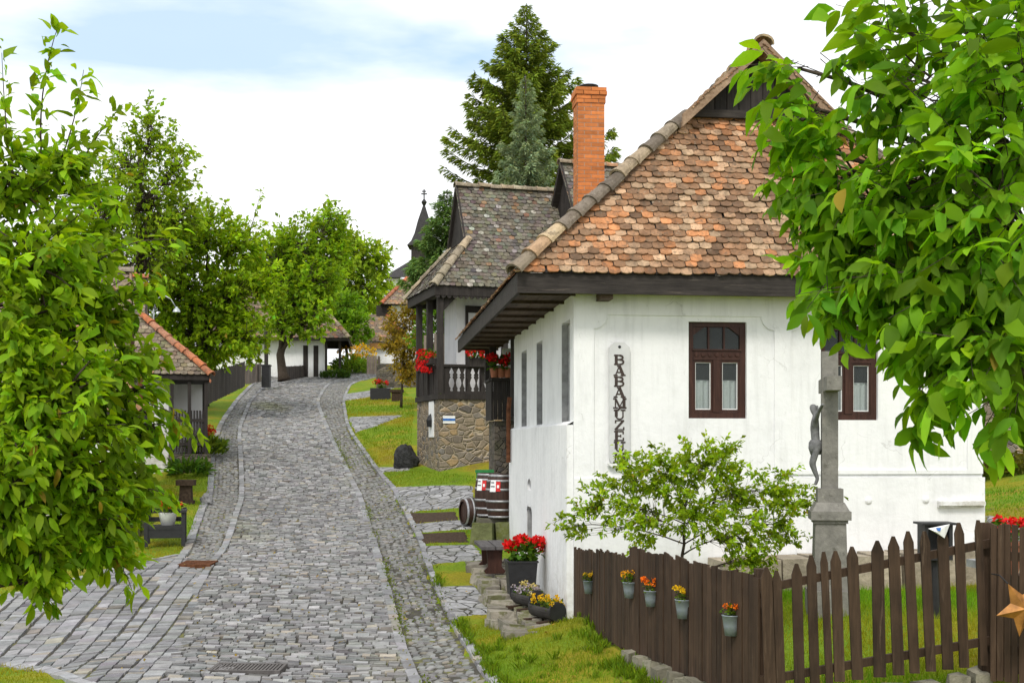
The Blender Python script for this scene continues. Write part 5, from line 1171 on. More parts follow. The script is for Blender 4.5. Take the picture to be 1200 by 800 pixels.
# ------------------------------------------------------------------ stone cross
cp_ = P(972, 0, 15.0); CZ = zgs(cp_[0], 15.0); k = 15.0 / F
cr = thing('stone_crucifix', 'weathered grey stone crucifix on a stepped pedestal', 'crucifix', (cp_[0], 15.0, CZ), math.radians(-9))
hz = lambda py: E + (HZ - py) * k - CZ
m = MB(); m.b2((-.27, -.27, -.1), (.27, .27, hz(690))); m.box((0, 0, (hz(690) + hz(612)) / 2), (.40, .40, hz(612) - hz(690)), taper=.9); m.build('pedestal', CROSS_STONE, cr)
m = MB(); m.b2((-.20, -.20, hz(612)), (.20, .20, hz(608))); m.b2((-.235, -.235, hz(608)), (.235, .235, hz(598))); m.box((0, 0, (hz(598) + hz(588)) / 2), (.44, .44, hz(588) - hz(598)), taper=.75); m.b2((-.15, -.15, hz(588)), (.15, .15, hz(572))); m.build('capital', CROSS_STONE, cr)
m = MB(); m.b2((-.095, -.085, hz(572)), (.095, .085, hz(412))); m.b2((-.083, -.55, hz(459)), (.093, -.0855, hz(443))); m.b2((-.083, .0855, hz(459)), (.093, .55, hz(443))); m.build('cross', CROSS_STONE, cr)
def skin(name, verts, edges, radii, mat, parent, root=0, sub=2):
    me = bpy.data.meshes.new(name); me.from_pydata([tuple(v) for v in verts], edges, []); o = bpy.data.objects.new(name, me); COL.objects.link(o); o.parent = parent
    md = o.modifiers.new('skin', 'SKIN'); md.use_smooth_shade = True
    for i, r in enumerate(radii): me.skin_vertices[0].data[i].radius = (r if isinstance(r, tuple) else (r, r)); me.skin_vertices[0].data[i].use_root = (i == root)
    s = o.modifiers.new('sub', 'SUBSURF'); s.levels = sub; s.render_levels = sub; me.materials.append(mat); return o
hb = hz(520); V = [(-.16, 0, hb), (-.17, 0, hb + .13), (-.18, 0, hb + .26), (-.16, 0, hb + .34), (-.185, .02, hb + .41), (-.20, .03, hb + .49), (-.17, .10, hb + .29), (-.15, .22, hb + .38), (-.12, .34, hb + .45), (-.11, .40, hb + .47), (-.17, -.10, hb + .29), (-.15, -.22, hb + .38), (-.12, -.34, hb + .45), (-.11, -.40, hb + .47),
      (-.155, .05, hb - .06), (-.21, .04, hb - .24), (-.14, .02, hb - .42), (-.17, .02, hb - .50), (-.155, -.05, hb - .06), (-.20, -.03, hb - .24), (-.14, -.015, hb - .42), (-.17, -.02, hb - .50)]
Ed = [(0, 1), (1, 2), (2, 3), (3, 4), (4, 5), (2, 6), (6, 7), (7, 8), (8, 9), (2, 10), (10, 11), (11, 12), (12, 13), (0, 14), (14, 15), (15, 16), (16, 17), (0, 18), (18, 19), (19, 20), (20, 21)]
Rr = [.06, .055, .07, .03, .05, .045, .035, .026, .02, .018, .035, .026, .02, .018, .045, .036, .022, .018, .045, .036, .022, .018]
skin('christ_figure', V, Ed, Rr, m_plain('figure_stone', (.17, .17, .17), .85, .2, 0, .35, 14, .5), cr)['label'] = 'grey carved figure with raised arms'
for me_o in [o for o in bpy.data.objects if o.name.startswith('christ_figure')]:
    ca = me_o.data.color_attributes.new('Col', 'FLOAT_COLOR', 'POINT')
    for d_ in ca.data: d_.color = (.26, .26, .26, 1)
for o in cr.children:
    if o.name.startswith(('pedestal', 'capital', 'cross')):
        arr = np.tile((.215, .205, .18, 1), len(o.data.vertices)).astype(np.float32); o.data.color_attributes['Col'].data.foreach_set('color', arr)
skirt = MB(); skirt.lathe([(.06, -.10), (.085, -.02), (.08, .05), (.06, .08)], 12, (-.165, 0, hb - .03), col=(.27, .27, .265)); skirt.build('loincloth', bpy.data.materials['figure_stone'], cr, smooth=True)

# black box and the paper on the pickets
q = P(1096, 655, 14.2); gz = zgs(q[0], 14.2); t = thing('black_box', 'open fronted black metal box against the white wall', 'box', (q[0], 14.2, gz)); z0, z1 = q[2] - gz, E + (HZ - 614) * 14.2 / F - gz
m = MB(); m.b2((-.16, -.12, z0), (-.12, .14, z1)); m.b2((.12, -.12, z0), (.16, .14, z1)); m.b2((-.119, .10, z0), (.119, .139, z1)); m.b2((-.119, -.12, z0), (.119, .099, z0 + .03)); m.build('casing', BLACKPAINT, t); m = MB(); m.b2((-.2, -.16, z1 + .001), (.2, .17, z1 + .025)); m.build('lid', BLACKPAINT, t)
m = MB(); m.tube([(0, 0, -.1), (0, 0, z0)], .05, 8); m.build('post', BLACKPAINT, t)
q = P(1102, 620, 11.2); t = thing('paper_leaflet', 'folded white leaflet with blue print on the picket tips', 'leaflet', q)
k = 11.2 / F; m = MB(); m.add([(-14 * k, 0, 1 * k), (4 * k, -.03, 4 * k), (12 * k, .02, 6 * k), (4 * k, -.02, -10 * k), (-6 * k, -.04, -3 * k), (0, .03, 5 * k)], [(0, 4, 1), (4, 3, 1), (1, 3, 2)]); m.prism([(-14 * k, .006, 1 * k), (-6 * k, -.034, -3 * k), (4 * k, -.014, -10 * k), (12 * k, .026, 6 * k)], (0, .004, 0)); m.build('sheet', PAPER, t)
m = MB(); m.prism([(-7 * k, -.034, 2.2 * k), (-1 * k, -.040, 2.6 * k), (-2.2 * k, -.046, -1.8 * k), (-5 * k, -.046, -1.2 * k)], (0, -.002, 0)); m.build('print', BLUE, t)
# copper star
q = P(1197, 712, 10.72); t = thing('copper_star', 'copper star ornament hanging before the close boarded gate', 'ornament', q, math.radians(12))
m = MB(); R_, r_ = .25, .115; ring = [((R_ if i % 2 == 0 else r_) * math.sin(i * math.pi / 5 - .55), 0, (R_ if i % 2 == 0 else r_) * math.cos(i * math.pi / 5 - .55)) for i in range(10)]
v = ring + [(0, -.07, 0), (0, .07, 0)]; m.add(v, [(i, (i + 1) % 10, 10) for i in range(10)] + [((i + 1) % 10, i, 11) for i in range(10)]); m.build('star', COPPER, t)
m = MB(); tip = max(ring, key=lambda p: p[2]); m.tube([tip, (tip[0], .12, tip[2] + .06), (tip[0], .24, tip[2] + .06)], .006, 5); m.build('hanger', IRON, t)

# ------------------------------------------------------------------ things along the museum wall
led = thing('stone_ledge', 'rough stone ledge along the street wall carrying planters', 'ledge', house_pt(-.7, 1, 0)); off = np.array(led.location); m = MB()
LZ = lambda y: H0 + .06 + max(0, y) * .075    # ledge top follows the slope
for y_ in np.arange(-.75, 5.6, .42):
    for x_ in (-.92, -.55, -.2):
        if y_ < -.3 and x_ > -.3: continue
        w_ = random.uniform(.34, .42); l_ = random.uniform(.38, .46); p = house_pt(x_ + random.gauss(0, .03), y_ + random.gauss(0, .03), 0); c = np.array((.27, .245, .20)) * random.uniform(.75, 1.2)
        m.box((p[0], p[1], LZ(y_) - .17 + random.gauss(0, .012)), (w_, l_, .34), rz=A + random.gauss(0, .08), ry=random.gauss(0, .025), rx=random.gauss(0, .025), col=c, taper=.90, jit=.035)
m.build('stones', MOSS_STONE, led, xf=lambda v: v - off)
def lpt(x, y): p = house_pt(x, y, 0); p[2] = LZ(y); return p
# log planters
def log_planter(x, y, label, cols, L=.62, r=.14, rz=0.30):
    p = lpt(x, y); t = thing('log_planter', label, 'planter', p, A + rz, 'hollow log planters on the ledge'); n = 16; m = MB()
    th = np.linspace(math.pi * .88, math.pi * 2.12, n); ring = lambda rr, yy: [(rr * math.cos(a), yy, .05 + r + rr * math.sin(a)) for a in th]
    v = ring(r, 0) + ring(r, L) + ring(r * .82, 0) + ring(r * .82, L)
    m.add(v, [(i, i + 1, n + i + 1, n + i) for i in range(n - 1)] + [(2 * n + i + 1, 2 * n + i, 3 * n + i, 3 * n + i + 1) for i in range(n - 1)] + [(i, 2 * n + i, 2 * n + i + 1, i + 1) for i in range(n - 1)] + [(n + i, n + i + 1, 3 * n + i + 1, 3 * n + i) for i in range(n - 1)] + [(0, n, 3 * n, 2 * n), (n - 1, 3 * n - 1, 4 * n - 1, 2 * n - 1)])
    m.build('log', m_wood('charred_log', (.018, .016, .016), (.06, .055, .05), 'y') if 'charred_log' not in bpy.data.materials else bpy.data.materials['charred_log'], t, smooth=True)
    e = MB(); e.lathe([(.001, -.012), (r * .8, -.012), (r * 1.02, -.01), (r * 1.02, .02)], 18, (0, 0, .05 + r), axis=(0, 1, 0)); e.build('log_end', BLACKPAINT, t); e = MB(); e.lathe([(.001, 0), (r, 0), (r, .02)], 18, (0, L - .01, .05 + r), axis=(0, 1, 0)); e.build('log_end', BLACKPAINT, t)
    s = MB(); s.b2((-r * .7, .03, r), (r * .7, L - .03, r * 1.35)); s.build('soil', SOIL, t)
    for yy in (.08, L - .14): b_ = MB(); b_.b2((-.26, yy, 0), (.24, yy + .09, .045)); b_.build('bearer', FENCE, t)
    gm = MB(); pts = rng.uniform((-r * .8, .03, r * 1.2), (r * .8, L - .03, r * 2.3), (130, 3)); leaf_geo(gm, pts, unit(130) + np.array((0, 0, .8)), unit(130), .06, .028, leafcol(130, (.10, .16, .03), .25), True); gm.build('foliage', LEAF, t, smooth=True)
    for col, nh in cols:
        hd = rng.uniform((-r * 1.1, -.02, r * 1.9), (r * 1.0, L * .95, r * 2.9), (nh, 3)); blossoms(hd, .026, 18, col, ps=.03).build('blossom', PETAL, t)
log_planter(-.42, .85, 'log planter of pale mauve and yellow flowers', [((.42, .36, .46), 16), ((.6, .5, .2), 10)], L=.6, rz=.34)
log_planter(-.25, -.10, 'log planter of bright yellow pansies nearest the fence', [(YEL, 26)], L=.62, rz=.38)
# square pot of geraniums
p = lpt(-.50, 2.15); t = thing('square_planter', 'tapered black square planter of bright red geraniums', 'planter', p, A)
m = MB(); m.box((0, 0, .27), (.40, .40, .54), taper=1.2); m.b2((-.255, -.255, .541), (.255, -.215, .57)); m.b2((-.255, .215, .541), (.255, .255, .57)); m.b2((-.255, -.2145, .541), (-.215, .2145, .57)); m.b2((.215, -.2145, .541), (.255, .2145, .57)); m.build('pot', BLACKPAINT, t)
geranium(t, (0.05, 0, .70), .30, .26, .20, 17, 34, .085, gn=150, L=.10)
m = MB(); m.b2((-.05, -.04, .0), (.05, .04, .9)); 
# bench
p = lpt(-.75, 4.45); t = thing('wooden_bench', 'dark plank bench against the white wall behind geraniums', 'bench', p, A)
for x_ in (-.13, .13): m = MB(); m.b2((x_ - .12, -.75, .43), (x_ + .12, .75, .485)); m.build('seat_plank', BLACKPAINT if False else m_wood('bench_top', (.06, .055, .055), (.13, .12, .12), 'y') if 'bench_top' not in bpy.data.materials else bpy.data.materials['bench_top'], t)
for y_ in (-.55, .55):
    m = MB(); m.prism([(-.16, y_ - .04, 0), (.16, y_ - .04, 0), (.19, y_ - .04, .05), (.12, y_ - .04, .12), (.14, y_ - .04, .43), (-.14, y_ - .04, .43), (-.12, y_ - .04, .12), (-.19, y_ - .04, .05)], (0, .08, 0)); m.build('leg', WINWOOD, t)
# barrels
def barrel(loc, label, axis=None, tagpaper=True, rz=0):
    t = thing('barrel', label, 'barrel', loc, rz, 'dark oak barrels at the end of the wall'); H, r1, r2 = .92, .25, .32
    rr = lambda z: r1 + (r2 - r1) * (1 - ((z - H / 2) / (H / 2)) ** 2)
    zs = np.linspace(0, H, 13); m = MB(); m.lathe([(r1 * .93, .03)] + [(rr(z), z) for z in zs] + [(r1 * .93, H - .03)], 28); m.build('staves', m_wood('barrel_oak', (.022, .012, .009), (.07, .038, .028), 'z', .45) if 'barrel_oak' not in bpy.data.materials else bpy.data.materials['barrel_oak'], t, smooth=True)
    for z in (.015, .16, .34, .58, .76, H - .055): m = MB(); m.lathe([(rr(z) + .001, z), (rr(z) + .006, z), (rr(z + .045) + .006, z + .045), (rr(z + .045) + .001, z + .045)], 28, cap=False); m.build('hoop', HOOP, t, smooth=True)
    if tagpaper:
        a = math.radians(-118); 
        def lab(z0, z1, a0, a1, mat, off_, nm):
            m = MB(); th = np.linspace(a0, a1, 6); v = [((rr(z) + off_) * math.cos(x), (rr(z) + off_) * math.sin(x), z) for z in (z0, z1) for x in th]; m.add(v, grid_faces(2, 6)); m.build(nm, mat, t)
        lab(.56, .80, a - .38, a + .05, PAPER, .010, 'paper_label'); lab(.57, .77, a + .06, a + .36, REDPRINT, .011, 'red_label'); lab(.64, .70, a + .14, a + .28, PAPER, .014, 'label_mark'); lab(.74, .76, a - .32, a - .08, IRON, .0125, 'label_print'); lab(.66, .68, a - .32, a - .02, IRON, .0125, 'label_print')
    return t
bz = lambda px, Y: np.array(((px - 600) * Y / F, Y, E + (HZ - 604) * 27 / F))
bs = P(583, 606, 25.8); gzb = bs[2]
pl_ = thing('stone_plinth', 'mossy stone plinth under the two upright barrels', 'plinth', (bs[0], 25.8, gzb - .4)); m = MB()
for i, w_ in enumerate((.5, .42, .55)): m.box((-.30 + i * .47, -.34 + random.gauss(0, .05), .06), (w_, .55, .5), rz=random.gauss(0, .12), col=np.array((.13, .14, .06)) * random.uniform(.8, 1.15), taper=.82, jit=.045)
m.box((.15, .25, .17), (1.2, .9, .42), col=(.14, .13, .10), jit=.02); m.build('stones', MOSS_STONE, pl_)
barrel(P(587, 607, 25.7), 'upright dark barrel touching the white wall end', rz=.1)
barrel(P(574, 605, 26.1), 'upright dark barrel left of the one at the wall', rz=-.1)
# half-barrel rims leaning left of the barrels
q = P(553, 600, 26.8); t = thing('barrel', 'dark barrel lying on its side beside the upright ones', 'barrel', (q[0], q[1], zgs(q[0], q[1]) + .02), 0, 'dark oak barrels at the end of the wall')
ax = nrm((.93, .36, .0)); m = MB(); m.lathe([(.26, -.30), (.31, -.30), (.345, -.1), (.35, 0), (.345, .1), (.31, .3), (.26, .3)], 26, (.05, 0, .34), axis=ax, cap=False); m.lathe([(.001, -.26), (.27, -.26)], 20, (.05, 0, .34), axis=ax, cap=False); m.build('staves', bpy.data.materials['barrel_oak'], t, smooth=True)
for z in (-.28, -.12, .06, .24): m = MB(); m.lathe([(.342 if abs(z) < .2 else .322, z), (.362 if abs(z) < .2 else .338, z), (.362 if abs(z) < .2 else .338, z + .045), (.34, z + .045)], 26, (.05, 0, .34), axis=ax, cap=False); m.build('hoop', HOOP, t, smooth=True)
q = P(568, 560, 26.7); t = thing('plastic_crate', 'green plastic crate behind the upright barrels', 'crate', (q[0], q[1], q[2] - .95)); m = MB(); m.b2((-.17, -.14, 0), (.17, .14, 1.0)); 
m = MB()
for z in (.02, .3, .58, .86): m.b2((-.18, -.15, z), (.18, .15, z + .22))
m.b2((-.17, -.14, .0), (.17, .14, 1.07)); m.build('crate_body', GREENP, t); m = MB(); m.b2((-.2, -.17, 1.072), (.2, .17, 1.13)); m.build('rim', GREENP, t)
# boulder
def boulder(px, py, Y, r, label, col, name='boulder', seed=3, sq_=(1, .8, .9)):
    q = P(px, py, Y); z = zgs(q[0], Y); t = tag(None, None) if False else None
    r_ = np.random.default_rng(seed); m = MB(); th = np.linspace(0, math.pi, 22); phh = np.arange(32) * 2 * math.pi / 32
    v = np.array([(math.sin(a) * math.cos(b), math.sin(a) * math.sin(b), math.cos(a)) for a in th for b in phh]); f = 1 + .16 * vnoise(v[:, 0] * 2.2 + seed, v[:, 1] * 2.2 + v[:, 2] * 3, seed) + .10 * vnoise(v[:, 0] * 5 + v[:, 2] * 3, v[:, 1] * 5 - v[:, 2] * 4, seed + 1) + .06 * np.abs(vnoise(v[:, 0] * 9 + v[:, 2] * 8, v[:, 1] * 9 + v[:, 2] * 6, seed + 2)) + r_.normal(0, .015, len(v)); v = v * f[:, None] * np.array(sq_) * r + np.array((0, 0, r * .6))
    m.add(v, [(i * 32 + j, i * 32 + (j + 1) % 32, (i + 1) * 32 + (j + 1) % 32, (i + 1) * 32 + j) for i in range(21) for j in range(32)], col); o = m.build(name, STONE if col[0] > .1 else m_attr('dark_boulder', .95, 9, .5, 1.4, 1, 14, dist=.05), None); o.location = (q[0], Y, z); tag(o, label, name.split('_')[-1]); return o
boulder(476, 530, 37.6, .40, 'rough black boulder at the rubble base of the balcony', (.04, .04, .04), sq_=(.95, .8, 1.05))
boulder(242, 590, 31.5, .15, 'small grey stone at the left edge of the street', (.24, .24, .24), 'stone', 9, (1, .8, 1))
# geraniums on the balcony and veranda
def window_box(loc, rz, L, label, nh, heads=True, pots=False, rx=.2, hang=.15):
    t = thing('flower_box', label, 'flower box', loc, rz, 'geranium boxes on the railings')
    m = MB()
    if pots:
        for x in np.linspace(-L / 2 + .1, L / 2 - .1, 3): m.lathe([(.07, 0), (.095, .17), (.105, .18), (.105, .2), (.08, .2)], 12, (x, 0, 0))
    else: m.b2((-L / 2, -.09, 0), (L / 2, .09, .18))
    m.build('box' if not pots else 'pots', TERRA if pots else DARK, t); geranium(t, (0, 0, .28), L * .55, rx, .22, nh, 26, .085, gn=120, L=.09, hang=hang); return t
window_box(bpt(-.12, 1.05, 3.1), B + math.pi / 2, 1.6, 'longest mass of red geraniums on the street side balcony rail', 32, hang=.55)
window_box(bpt(1.15, -.08, 3.02), B, .55, 'tall clump of red geraniums on the front balcony rail', 15, rx=.22, hang=.1)
bpy.data.objects  # keep order
window_box(house_pt(-.06, 9.2, 4.125), A, .5, 'row of potted red geraniums on the dark veranda parapet', 11, pots=True, rx=.12, hang=.02)
for o in [o for o in bpy.data.objects if o.get('label', '').startswith('dark barrel lying')]: o.scale = (.86,) * 3
for o in [o for o in bpy.data.objects if o.get('label', '').startswith('tall clump')]:
    o.scale = (1.15, 1.1, 1.45)

# ------------------------------------------------------------------ left verge
p = on(194, 26.4); t = thing('wooden_chair', 'black wooden armchair set on the left verge holding flowers', 'chair', p, math.radians(12)); w = .38
m = MB(); m.b2((-w, -.3, .36), (w, .3, .44)); m.b2((-w + .04, -.29, .18), (w - .04, -.26, .36)); m.build('seat', BLACKPAINT, t)
for sx_ in (-1, 1):
    for sy in (-1, 1): m = MB(); m.b2((sx_ * w - .04, sy * .28 - .04, 0), (sx_ * w + .04, sy * .28 + .04, .72 if sy < 0 else .80)); m.build('leg', BLACKPAINT, t)
    m = MB(); m.b2((sx_ * w - .06, -.36, .722), (sx_ * w + .06, .235, .77)); m.build('armrest', BLACKPAINT, t)
m = MB(); m.b2((-w + .045, .26, .5), (w - .045, .3, .6)); m.b2((-w + .045, .26, .68), (w - .045, .3, .78)); m.build('backrest', BLACKPAINT, t)
t = thing('enamel_pot', 'white pot of orange red geraniums on the black chair', 'flower pot', p + np.array((0.05, 0, .44)), 0); m = MB(); m.lathe([(.14, 0), (.19, .24), (.2, .26), (.17, .26)], 18); m.build('pot', ENAMEL, t, smooth=True); geranium(t, (.05, -.05, .36), .26, .2, .16, 12, 24, .07, col=(.68, .05, .012), gn=70, L=.08)
p = on(218, 31.2); t = thing('stone_stool', 'dark block stool standing on yellow grass at left', 'stool', p, .1); m = MB(); m.b2((-.22, -.22, .46), (.22, .22, .6)); m.build('seat', SOIL, t); m = MB(); m.box((0, 0, .2), (.32, .32, .52), taper=.85); m.box((0, 0, .03), (.4, .38, .1)); m.build('pedestal', SOIL, t)
p = on(243, 41); t = thing('flower_pot', 'red flowers beside the dark porch on the left', 'flowers', p); m = MB(); m.lathe([(.12, 0), (.17, .3), (.15, .3)], 14); m.build('pot', TERRA, t); geranium(t, (0, 0, .5), .22, .22, .3, 12, 20, .08, gn=60, L=.09)
def bush(name, label, px, Y, r, h, n, L, Wd, col, heads=None, hcol=YEL, cat='bush', group=None):
    p = on(px, Y); t = thing(name, label, cat, p, 0, group); m = MB(); a = rng.uniform(0, 6.28, n); q = rng.random(n) ** .5; b0 = np.stack([np.cos(a) * q * r, np.sin(a) * q * r, rng.random(n) * h * .8 * (1 - .5 * q)], -1)
    leaf_geo(m, b0, np.stack([np.cos(a) * .6, np.sin(a) * .6, rng.uniform(.3, 1.3, n)], -1) + unit(n) * .4, unit(n) + np.array((0, 0, 1.)), L * rng.uniform(.6, 1.2, n), Wd, leafcol(n, col, .22), True, .4); m.build('foliage', LEAF, t, smooth=True)
    if heads: hd = np.stack([np.cos(b_) * c_ * r for b_, c_ in [(0, 0)]], -1) if False else [(r * .9 * math.cos(x) * y_, r * .9 * math.sin(x) * y_, h * (.55 + .5 * rng.random())) for x, y_ in zip(rng.uniform(0, 6.28, heads), rng.random(heads) ** .5)]; blossoms(hd, .11, 16, hcol, ps=.11).build('blossom', PETAL, t)
    return t
bush('hosta_clump', 'pale green leafy clump at foot of the small porch', 243, 39, .55, .7, 260, .34, .08, (.13, .20, .03), cat='plant')
bush('fern_clump', 'darker leafy plant left of the pale clump', 222, 36.5, .55, .6, 240, .26, .09, (.07, .15, .02), cat='plant')
bush('lily_bush', 'green bush with yellow orange flowers at the bend', 411, 77, 1.1, 1.6, 900, .3, .07, (.15, .25, .03), 20, (.72, .40, .01))
bush('daylily_bush', 'yellow flowering bush left of the grey fence', 425, 79, 1.0, 1.6, 700, .3, .07, (.22, .25, .03), 30, (.70, .45, .02))
bush('low_bush', 'dark green low bush in front of yellow flowers', 393, 71, .8, .7, 600, .2, .07, (.045, .09, .015))
bush('grass_tuft', 'green weeds below the left cottage wall', 130, 27.5, .8, .6, 300, .3, .06, (.10, .17, .02), cat='plant')
# wooden posts of a small fence behind the tree
fa = on(160, 27.2)
t = board_run('board_fence', 'short mossy paling fence left of the black chair', on(128, 26.6)[:2], on(172, 27.4)[:2], on(150, 27)[2] + .75, on(150, 27)[2] + .8, on(150, 27)[2] - .1, on(150, 27)[2] - .1, w=.1, mat=m_wood('green_paling', (.05, .055, .02), (.10, .10, .05), 'z'), gap=.05)
# far: stone wall, planter box, trough
q = P(441, 447, 62); z_ = zgs(q[0], 62); t = thing('stone_wall', 'dark dry stone wall at the far corner of the grass', 'wall', (q[0], 62, z_)); m = MB(); m.b2((0, 0, -.4), (2.2, .6, 1.25)); m.build('masonry', DARKRUBBLE, t)
q = P(446, 450, 56); z_ = zgs(q[0], 56); t = thing('flower_trough', 'dark wooden trough with red flowers below the stone wall', 'planter', (q[0], 56, z_)); m = MB(); m.b2((-.45, -.2, -.1), (.45, .2, .5)); m.build('trough', BLACKPAINT, t); geranium(t, (0, 0, .65), .3, .2, .22, 10, 20, .09, gn=50, L=.12)
q = P(465, 449, 55); z_ = zgs(q[0], 55); t = thing('stone_stool', 'dark block seat near the far stone wall', 'stool', (q[0], 55, z_)); m = MB(); m.b2((-.3, -.2, .38), (.3, .2, .5)); m.build('seat', SOIL, t); m = MB(); m.b2((-.22, -.15, -.2), (.22, .15, .379)); m.build('pedestal', SOIL, t)
# right background: stone wall with bank of ivy, lawn beyond the house
q = P(1150, 546, 34); t = thing('stone_wall', 'tall pale mortared stone wall right of the white house', 'wall', (q[0] - 1.5, 34, q[2] - 1)); m = MB(); m.b2((0, 0, 0), (9, .6, 3.6)); m.build('masonry', RUBBLE, t)
q = P(1150, 0, 32); z_ = zgs(q[0] + 1, 32); m = MB(); n = 9000; pts = np.stack([rng.uniform(-1.5, 7, n), rng.uniform(-.7, 1.2, n), np.zeros(n)], -1); pts[:, 2] = rng.random(n) * (.25 + .12 * (pts[:, 1] + .7)) ; leaf_geo(m, pts + np.array((q[0], 32, z_)), unit(n) + np.array((0, -.3, .5)), unit(n) + np.array((0, -.6, .8)), .13, .09, leafcol(n, (.12, .12, .018), .3), False); o = m.build('ground_ivy', LEAF, None); tag(o, 'dark mossy ground cover below the mortared stone wall', 'ground cover', kind='stuff')
patch('stone_path', [(1152, 622), (1260, 660), (1260, 628), (1152, 603)], PAVE)
# stone terrace along the front of the house inside the yard
tr_ = thing('stone_terrace', 'low stone terrace along the house front behind pickets', 'terrace', house_pt(3.2, -.5, .9)); off = np.array(tr_.location); m = MB()
for x_ in np.arange(2.2, 6.7, .45):
    p = house_pt(x_, -.42, 0); zt = E - 1.66 + (x_ - 2.2) * .03; m.box((p[0], p[1], zt - .3), (.44, .75, .6), rz=A + random.gauss(0, .04), ry=random.gauss(0, .02), col=np.array((.34, .29, .22)) * random.uniform(.8, 1.2), taper=.94)
m.build('stones', STONE, tr_, xf=lambda v: v - off)
bp = house_pt(5.6, -2.2, 0); t = thing('slab_bench', 'grey stone slab bench on the lawn behind pickets', 'bench', (bp[0], bp[1], zgs(bp[0], bp[1])), A); m = MB(); m.b2((-.6, -.2, .34), (.6, .2, .44)); m.build('slab', CROSS_STONE, t)
for x_ in (-.4, .4): m = MB(); m.b2((x_ - .08, -.15, -.1), (x_ + .08, .15, .339)); m.build('leg', CROSS_STONE, t)
for o in t.children: o.data.color_attributes['Col'].data.foreach_set('color', np.tile((.3, .3, .31, 1), len(o.data.vertices)).astype(np.float32))
# iron covers in the street
def cover(px, py, wpx, dpx, label, mat, name='drain_cover'):
    p = hit(px, py); L = wpx * p[1] / F; t = thing(name, label, 'drain cover', (p[0], p[1], p[2] + .018), .0); a = hit(px, py - dpx / 2); b_ = hit(px, py + dpx / 2); D = abs(a[1] - b_[1]); sl = math.atan((a[2] - b_[2]) / (D + 1e-6)); t.rotation_euler = (sl, 0, -.05)
    m = MB(); m.b2((-L / 2, -D / 2, -.05), (L / 2, -D / 2 + .04, .02)); m.b2((-L / 2, D / 2 - .04, -.05), (L / 2, D / 2, .02)); m.b2((-L / 2, -D / 2 + .04, -.05), (-L / 2 + .04, D / 2 - .04, .02)); m.b2((L / 2 - .04, -D / 2 + .04, -.05), (L / 2, D / 2 - .04, .02)); m.build('frame', mat, t)
    m = MB(); n = int(L / .05)
    for i in range(n): m.b2((-L / 2 + .045 + i * (L - .09) / n, -D / 2 + .041, -.03), (-L / 2 + .045 + i * (L - .09) / n + .028, D / 2 - .041, .016))
    m.b2((-L / 2 + .041, -D / 2 + .041, -.045), (L / 2 - .041, D / 2 - .041, -.031)); m.build('grate', mat, t)
cover(291, 784, 84, 9, 'long iron drain grate across the bottom of the street', m_plain('old_iron', (.12, .11, .105), .8, .3, .2))
cover(232, 661, 38, 5, 'rust brown drain grate at the lane corner', RUST)

# ------------------------------------------------------------------ grass
def blades(polys, dens, hmin, hmax, wd, col, excl=()):
    Pn = []
    for poly in polys:
        poly = np.array(poly); lo = poly.min(0); hi = poly.max(0); n = int((hi - lo).prod() * dens); x = rng.uniform(lo[0], hi[0], n); y = rng.uniform(lo[1], hi[1], n); k = poly_in(poly, x, y)
        k &= ~((x > edge(0, y)) & (x < edge(3, y) + .05) & (y > 21)) & ~((x > edge(1, y)) & (x < edge(3, y) + .05))
        for e in excl: k &= ~poly_in(e, x, y)
        pn = vnoise(x * .9, y * .9, 5) + rng.normal(0, .35, n); k &= pn > -.75
        Pn.append(np.stack([x[k], y[k]], -1))
    q = np.vstack(Pn); n = len(q); z = zg(q[:, 0], q[:, 1]); a = rng.uniform(0, 6.28, n); hh = rng.uniform(hmin, hmax, n); ben = unit(n) * hh[:, None] * .55; ben[:, 2] = hh
    s = np.stack([np.cos(a), np.sin(a), np.zeros(n)], -1) * wd / 2; b_ = np.concatenate([q, z[:, None] - .01], -1); v = np.stack([b_ - s, b_ + s, b_ + ben], 1)
    tone = vnoise(q[:, 0] * .8, q[:, 1] * .8, 11)[:, None]; c = leafcol(n, col, .22); yel = np.clip(tone * .9 + .36, 0, 1); c = c * (1 - yel) + yel * np.array([[.31, .27, .022]]) * rng.uniform(.7, 1.2, (n, 1))
    return v.reshape(-1, 3), (np.arange(n)[:, None] * 3 + np.arange(3)), np.repeat(c, 3, 0)
hp = lambda *l: [hit(*q)[:2] for q in l]
bankp = [hp((560, 800), (640, 770), (600, 725), (548, 655), (502, 660), (520, 720)), hp((500, 655), (560, 655), (575, 608), (560, 560), (505, 553), (478, 545), (420, 505), (455, 575)), hp((400, 470), (410, 505), (480, 545), (487, 470), (470, 455), (400, 462))]
vg = [(0.0, 13.0), (.2, 17.0), (.55, 17.4), (.9, 17.6), (1.5, 14.0), (2.2, 11.5), (1.2, 11.0), (.3, 11.5)]
bankp[0] = [(-.8, 17.8), (-.2, 19.8), (.2, 17.2), (.85, 17.3), (1.3, 14.2), (2.1, 11.3), (1.0, 10.5), (.3, 12)]
lawn = [(1.1, 17.4), (1.5, 14.6), (2.35, 11.5), (4.6, 11.5), (8, 12), (8, 17.5), (3.5, 17.6)]
rightl = [(7.6, 19), (7.6, 30), (14, 31), (14, 22)]
leftv = [hp((245, 592), (205, 652), (150, 660), (60, 690), (0, 700), (-60, 690), (120, 610), (200, 545)), hp((250, 505), (246, 590), (200, 550), (215, 520)), hp((0, 778), (45, 783), (60, 800), (-40, 830), (-60, 780))]
ex_ = [np.array(p)[:, :2] for p in paths] + [lane_poly]
g = MB()
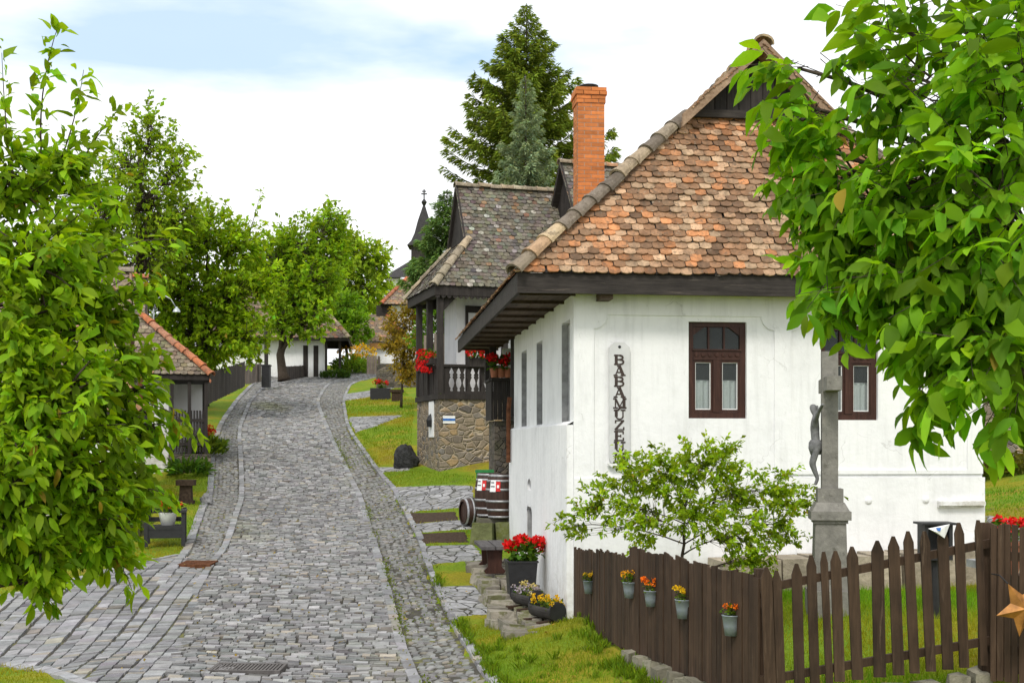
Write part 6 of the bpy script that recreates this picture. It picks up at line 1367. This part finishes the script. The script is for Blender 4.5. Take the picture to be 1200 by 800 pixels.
for args in ((bankp[:1], 900, .03, .085, .011, (.14, .27, .014)), (bankp[1:2], 420, .03, .085, .016, (.15, .26, .014)), (bankp[2:], 160, .05, .11, .03, (.15, .25, .014)), ([lawn], 950, .05, .15, .011, (.14, .28, .014)), ([rightl], 120, .05, .1, .03, (.11, .25, .015)), (leftv, 330, .03, .09, .018, (.15, .25, .015))):
    v, f, c = blades(*args, excl=ex_); g.add(v, f, c)
tag(g.build('grass', LEAF), 'short yellow green grass along the verges and lawn', 'grass', kind='stuff')
# weeds and moss tufts in the gutter joints
n = 5200; y = rng.uniform(14, 50, n); pick = rng.random(n); x = np.where(pick < .45, edge(2, y) + rng.normal(.10, .05, n), np.where(pick < .8, edge(3, y) + rng.normal(0, .10, n), edge(2, y) + rng.uniform(.1, .9, n)))
kp = vnoise(x * 1.5, y * .8, 21) + rng.normal(0, .3, n) > .15; x, y = x[kp], y[kp]; n = len(x); m = MB(); p = np.stack([x, y, zg(x, y) + .005], -1)
leaf_geo(m, p, unit(n) + np.array((0, 0, .6)), unit(n) + np.array((0, 0, 1.)), .05 * rng.uniform(.5, 1.2, n), .03, leafcol(n, (.13, .17, .018), .25), False); tag(m.build('gutter_weeds', LEAF), 'tufts of moss and weeds in the gutter joints', 'weeds', kind='stuff')

tu = []
for q_ in range(300):
    k = rng.random()
    if k < .35: f = rng.random(); p = np.array(f2[:2]) * (1 - f) + np.array(f3[:2]) * f + rng.normal(0, .05, 2) + np.array((-.22, -.1))
    elif k < .6: f = rng.random(); p = np.array((edge(3, 12.5 + 10 * f) + abs(rng.normal(.05, .06)), 12.5 + 10 * f))
    else: p = np.array((rng.uniform(-.6, 1.6), rng.uniform(12.5, 17.3)))
    tu.append(p)
tu = np.array(tu); ok = (tu[:, 0] > edge(3, tu[:, 1])); ok &= ~((tu[:, 0] > .75) & (tu[:, 1] > 17.4))
for e in ex_: ok &= ~poly_in(e, tu[:, 0], tu[:, 1])
tu = tu[ok]; nb_ = 22; c0_ = np.repeat(tu, nb_, 0) + rng.normal(0, .035, (len(tu) * nb_, 2)); n = len(c0_); m = MB(); p = np.concatenate([c0_, zg(c0_[:, 0], c0_[:, 1])[:, None] - .01], 1); d = unit(n) * .55 + np.array((0, 0, 1.)); hh = np.repeat(rng.uniform(.05, .17, len(tu)), nb_) * rng.uniform(.6, 1.1, n)
leaf_geo(m, p, d, unit(n), hh, .010, leafcol(n, (.17, .26, .016), .3), False, .4); tag(m.build('grass_tufts', LEAF), 'taller grass tufts at the fence foot and verge edges', 'grass', kind='stuff')
n = 260; x = rng.uniform(-6.5, 1.2, n); y = rng.uniform(12.5, 34, n); ok = (x < edge(3, y) + 1.2) & (x > edge(1, y) - .6); x, y = x[ok], y[ok]; n = len(x); m = MB(); p = np.stack([x, y, zg(x, y) + .035], -1)
d = unit(n); d[:, 2] *= .15; leaf_geo(m, p, d, np.array((0, 0, 1.)) + unit(n) * .35, rng.uniform(.04, .075, n), .032, leafcol(n, (.30, .21, .05), .35), True, .3); tag(m.build('fallen_leaves', LEAF), 'dry yellow leaves fallen on the cobbles', 'leaves', kind='stuff')
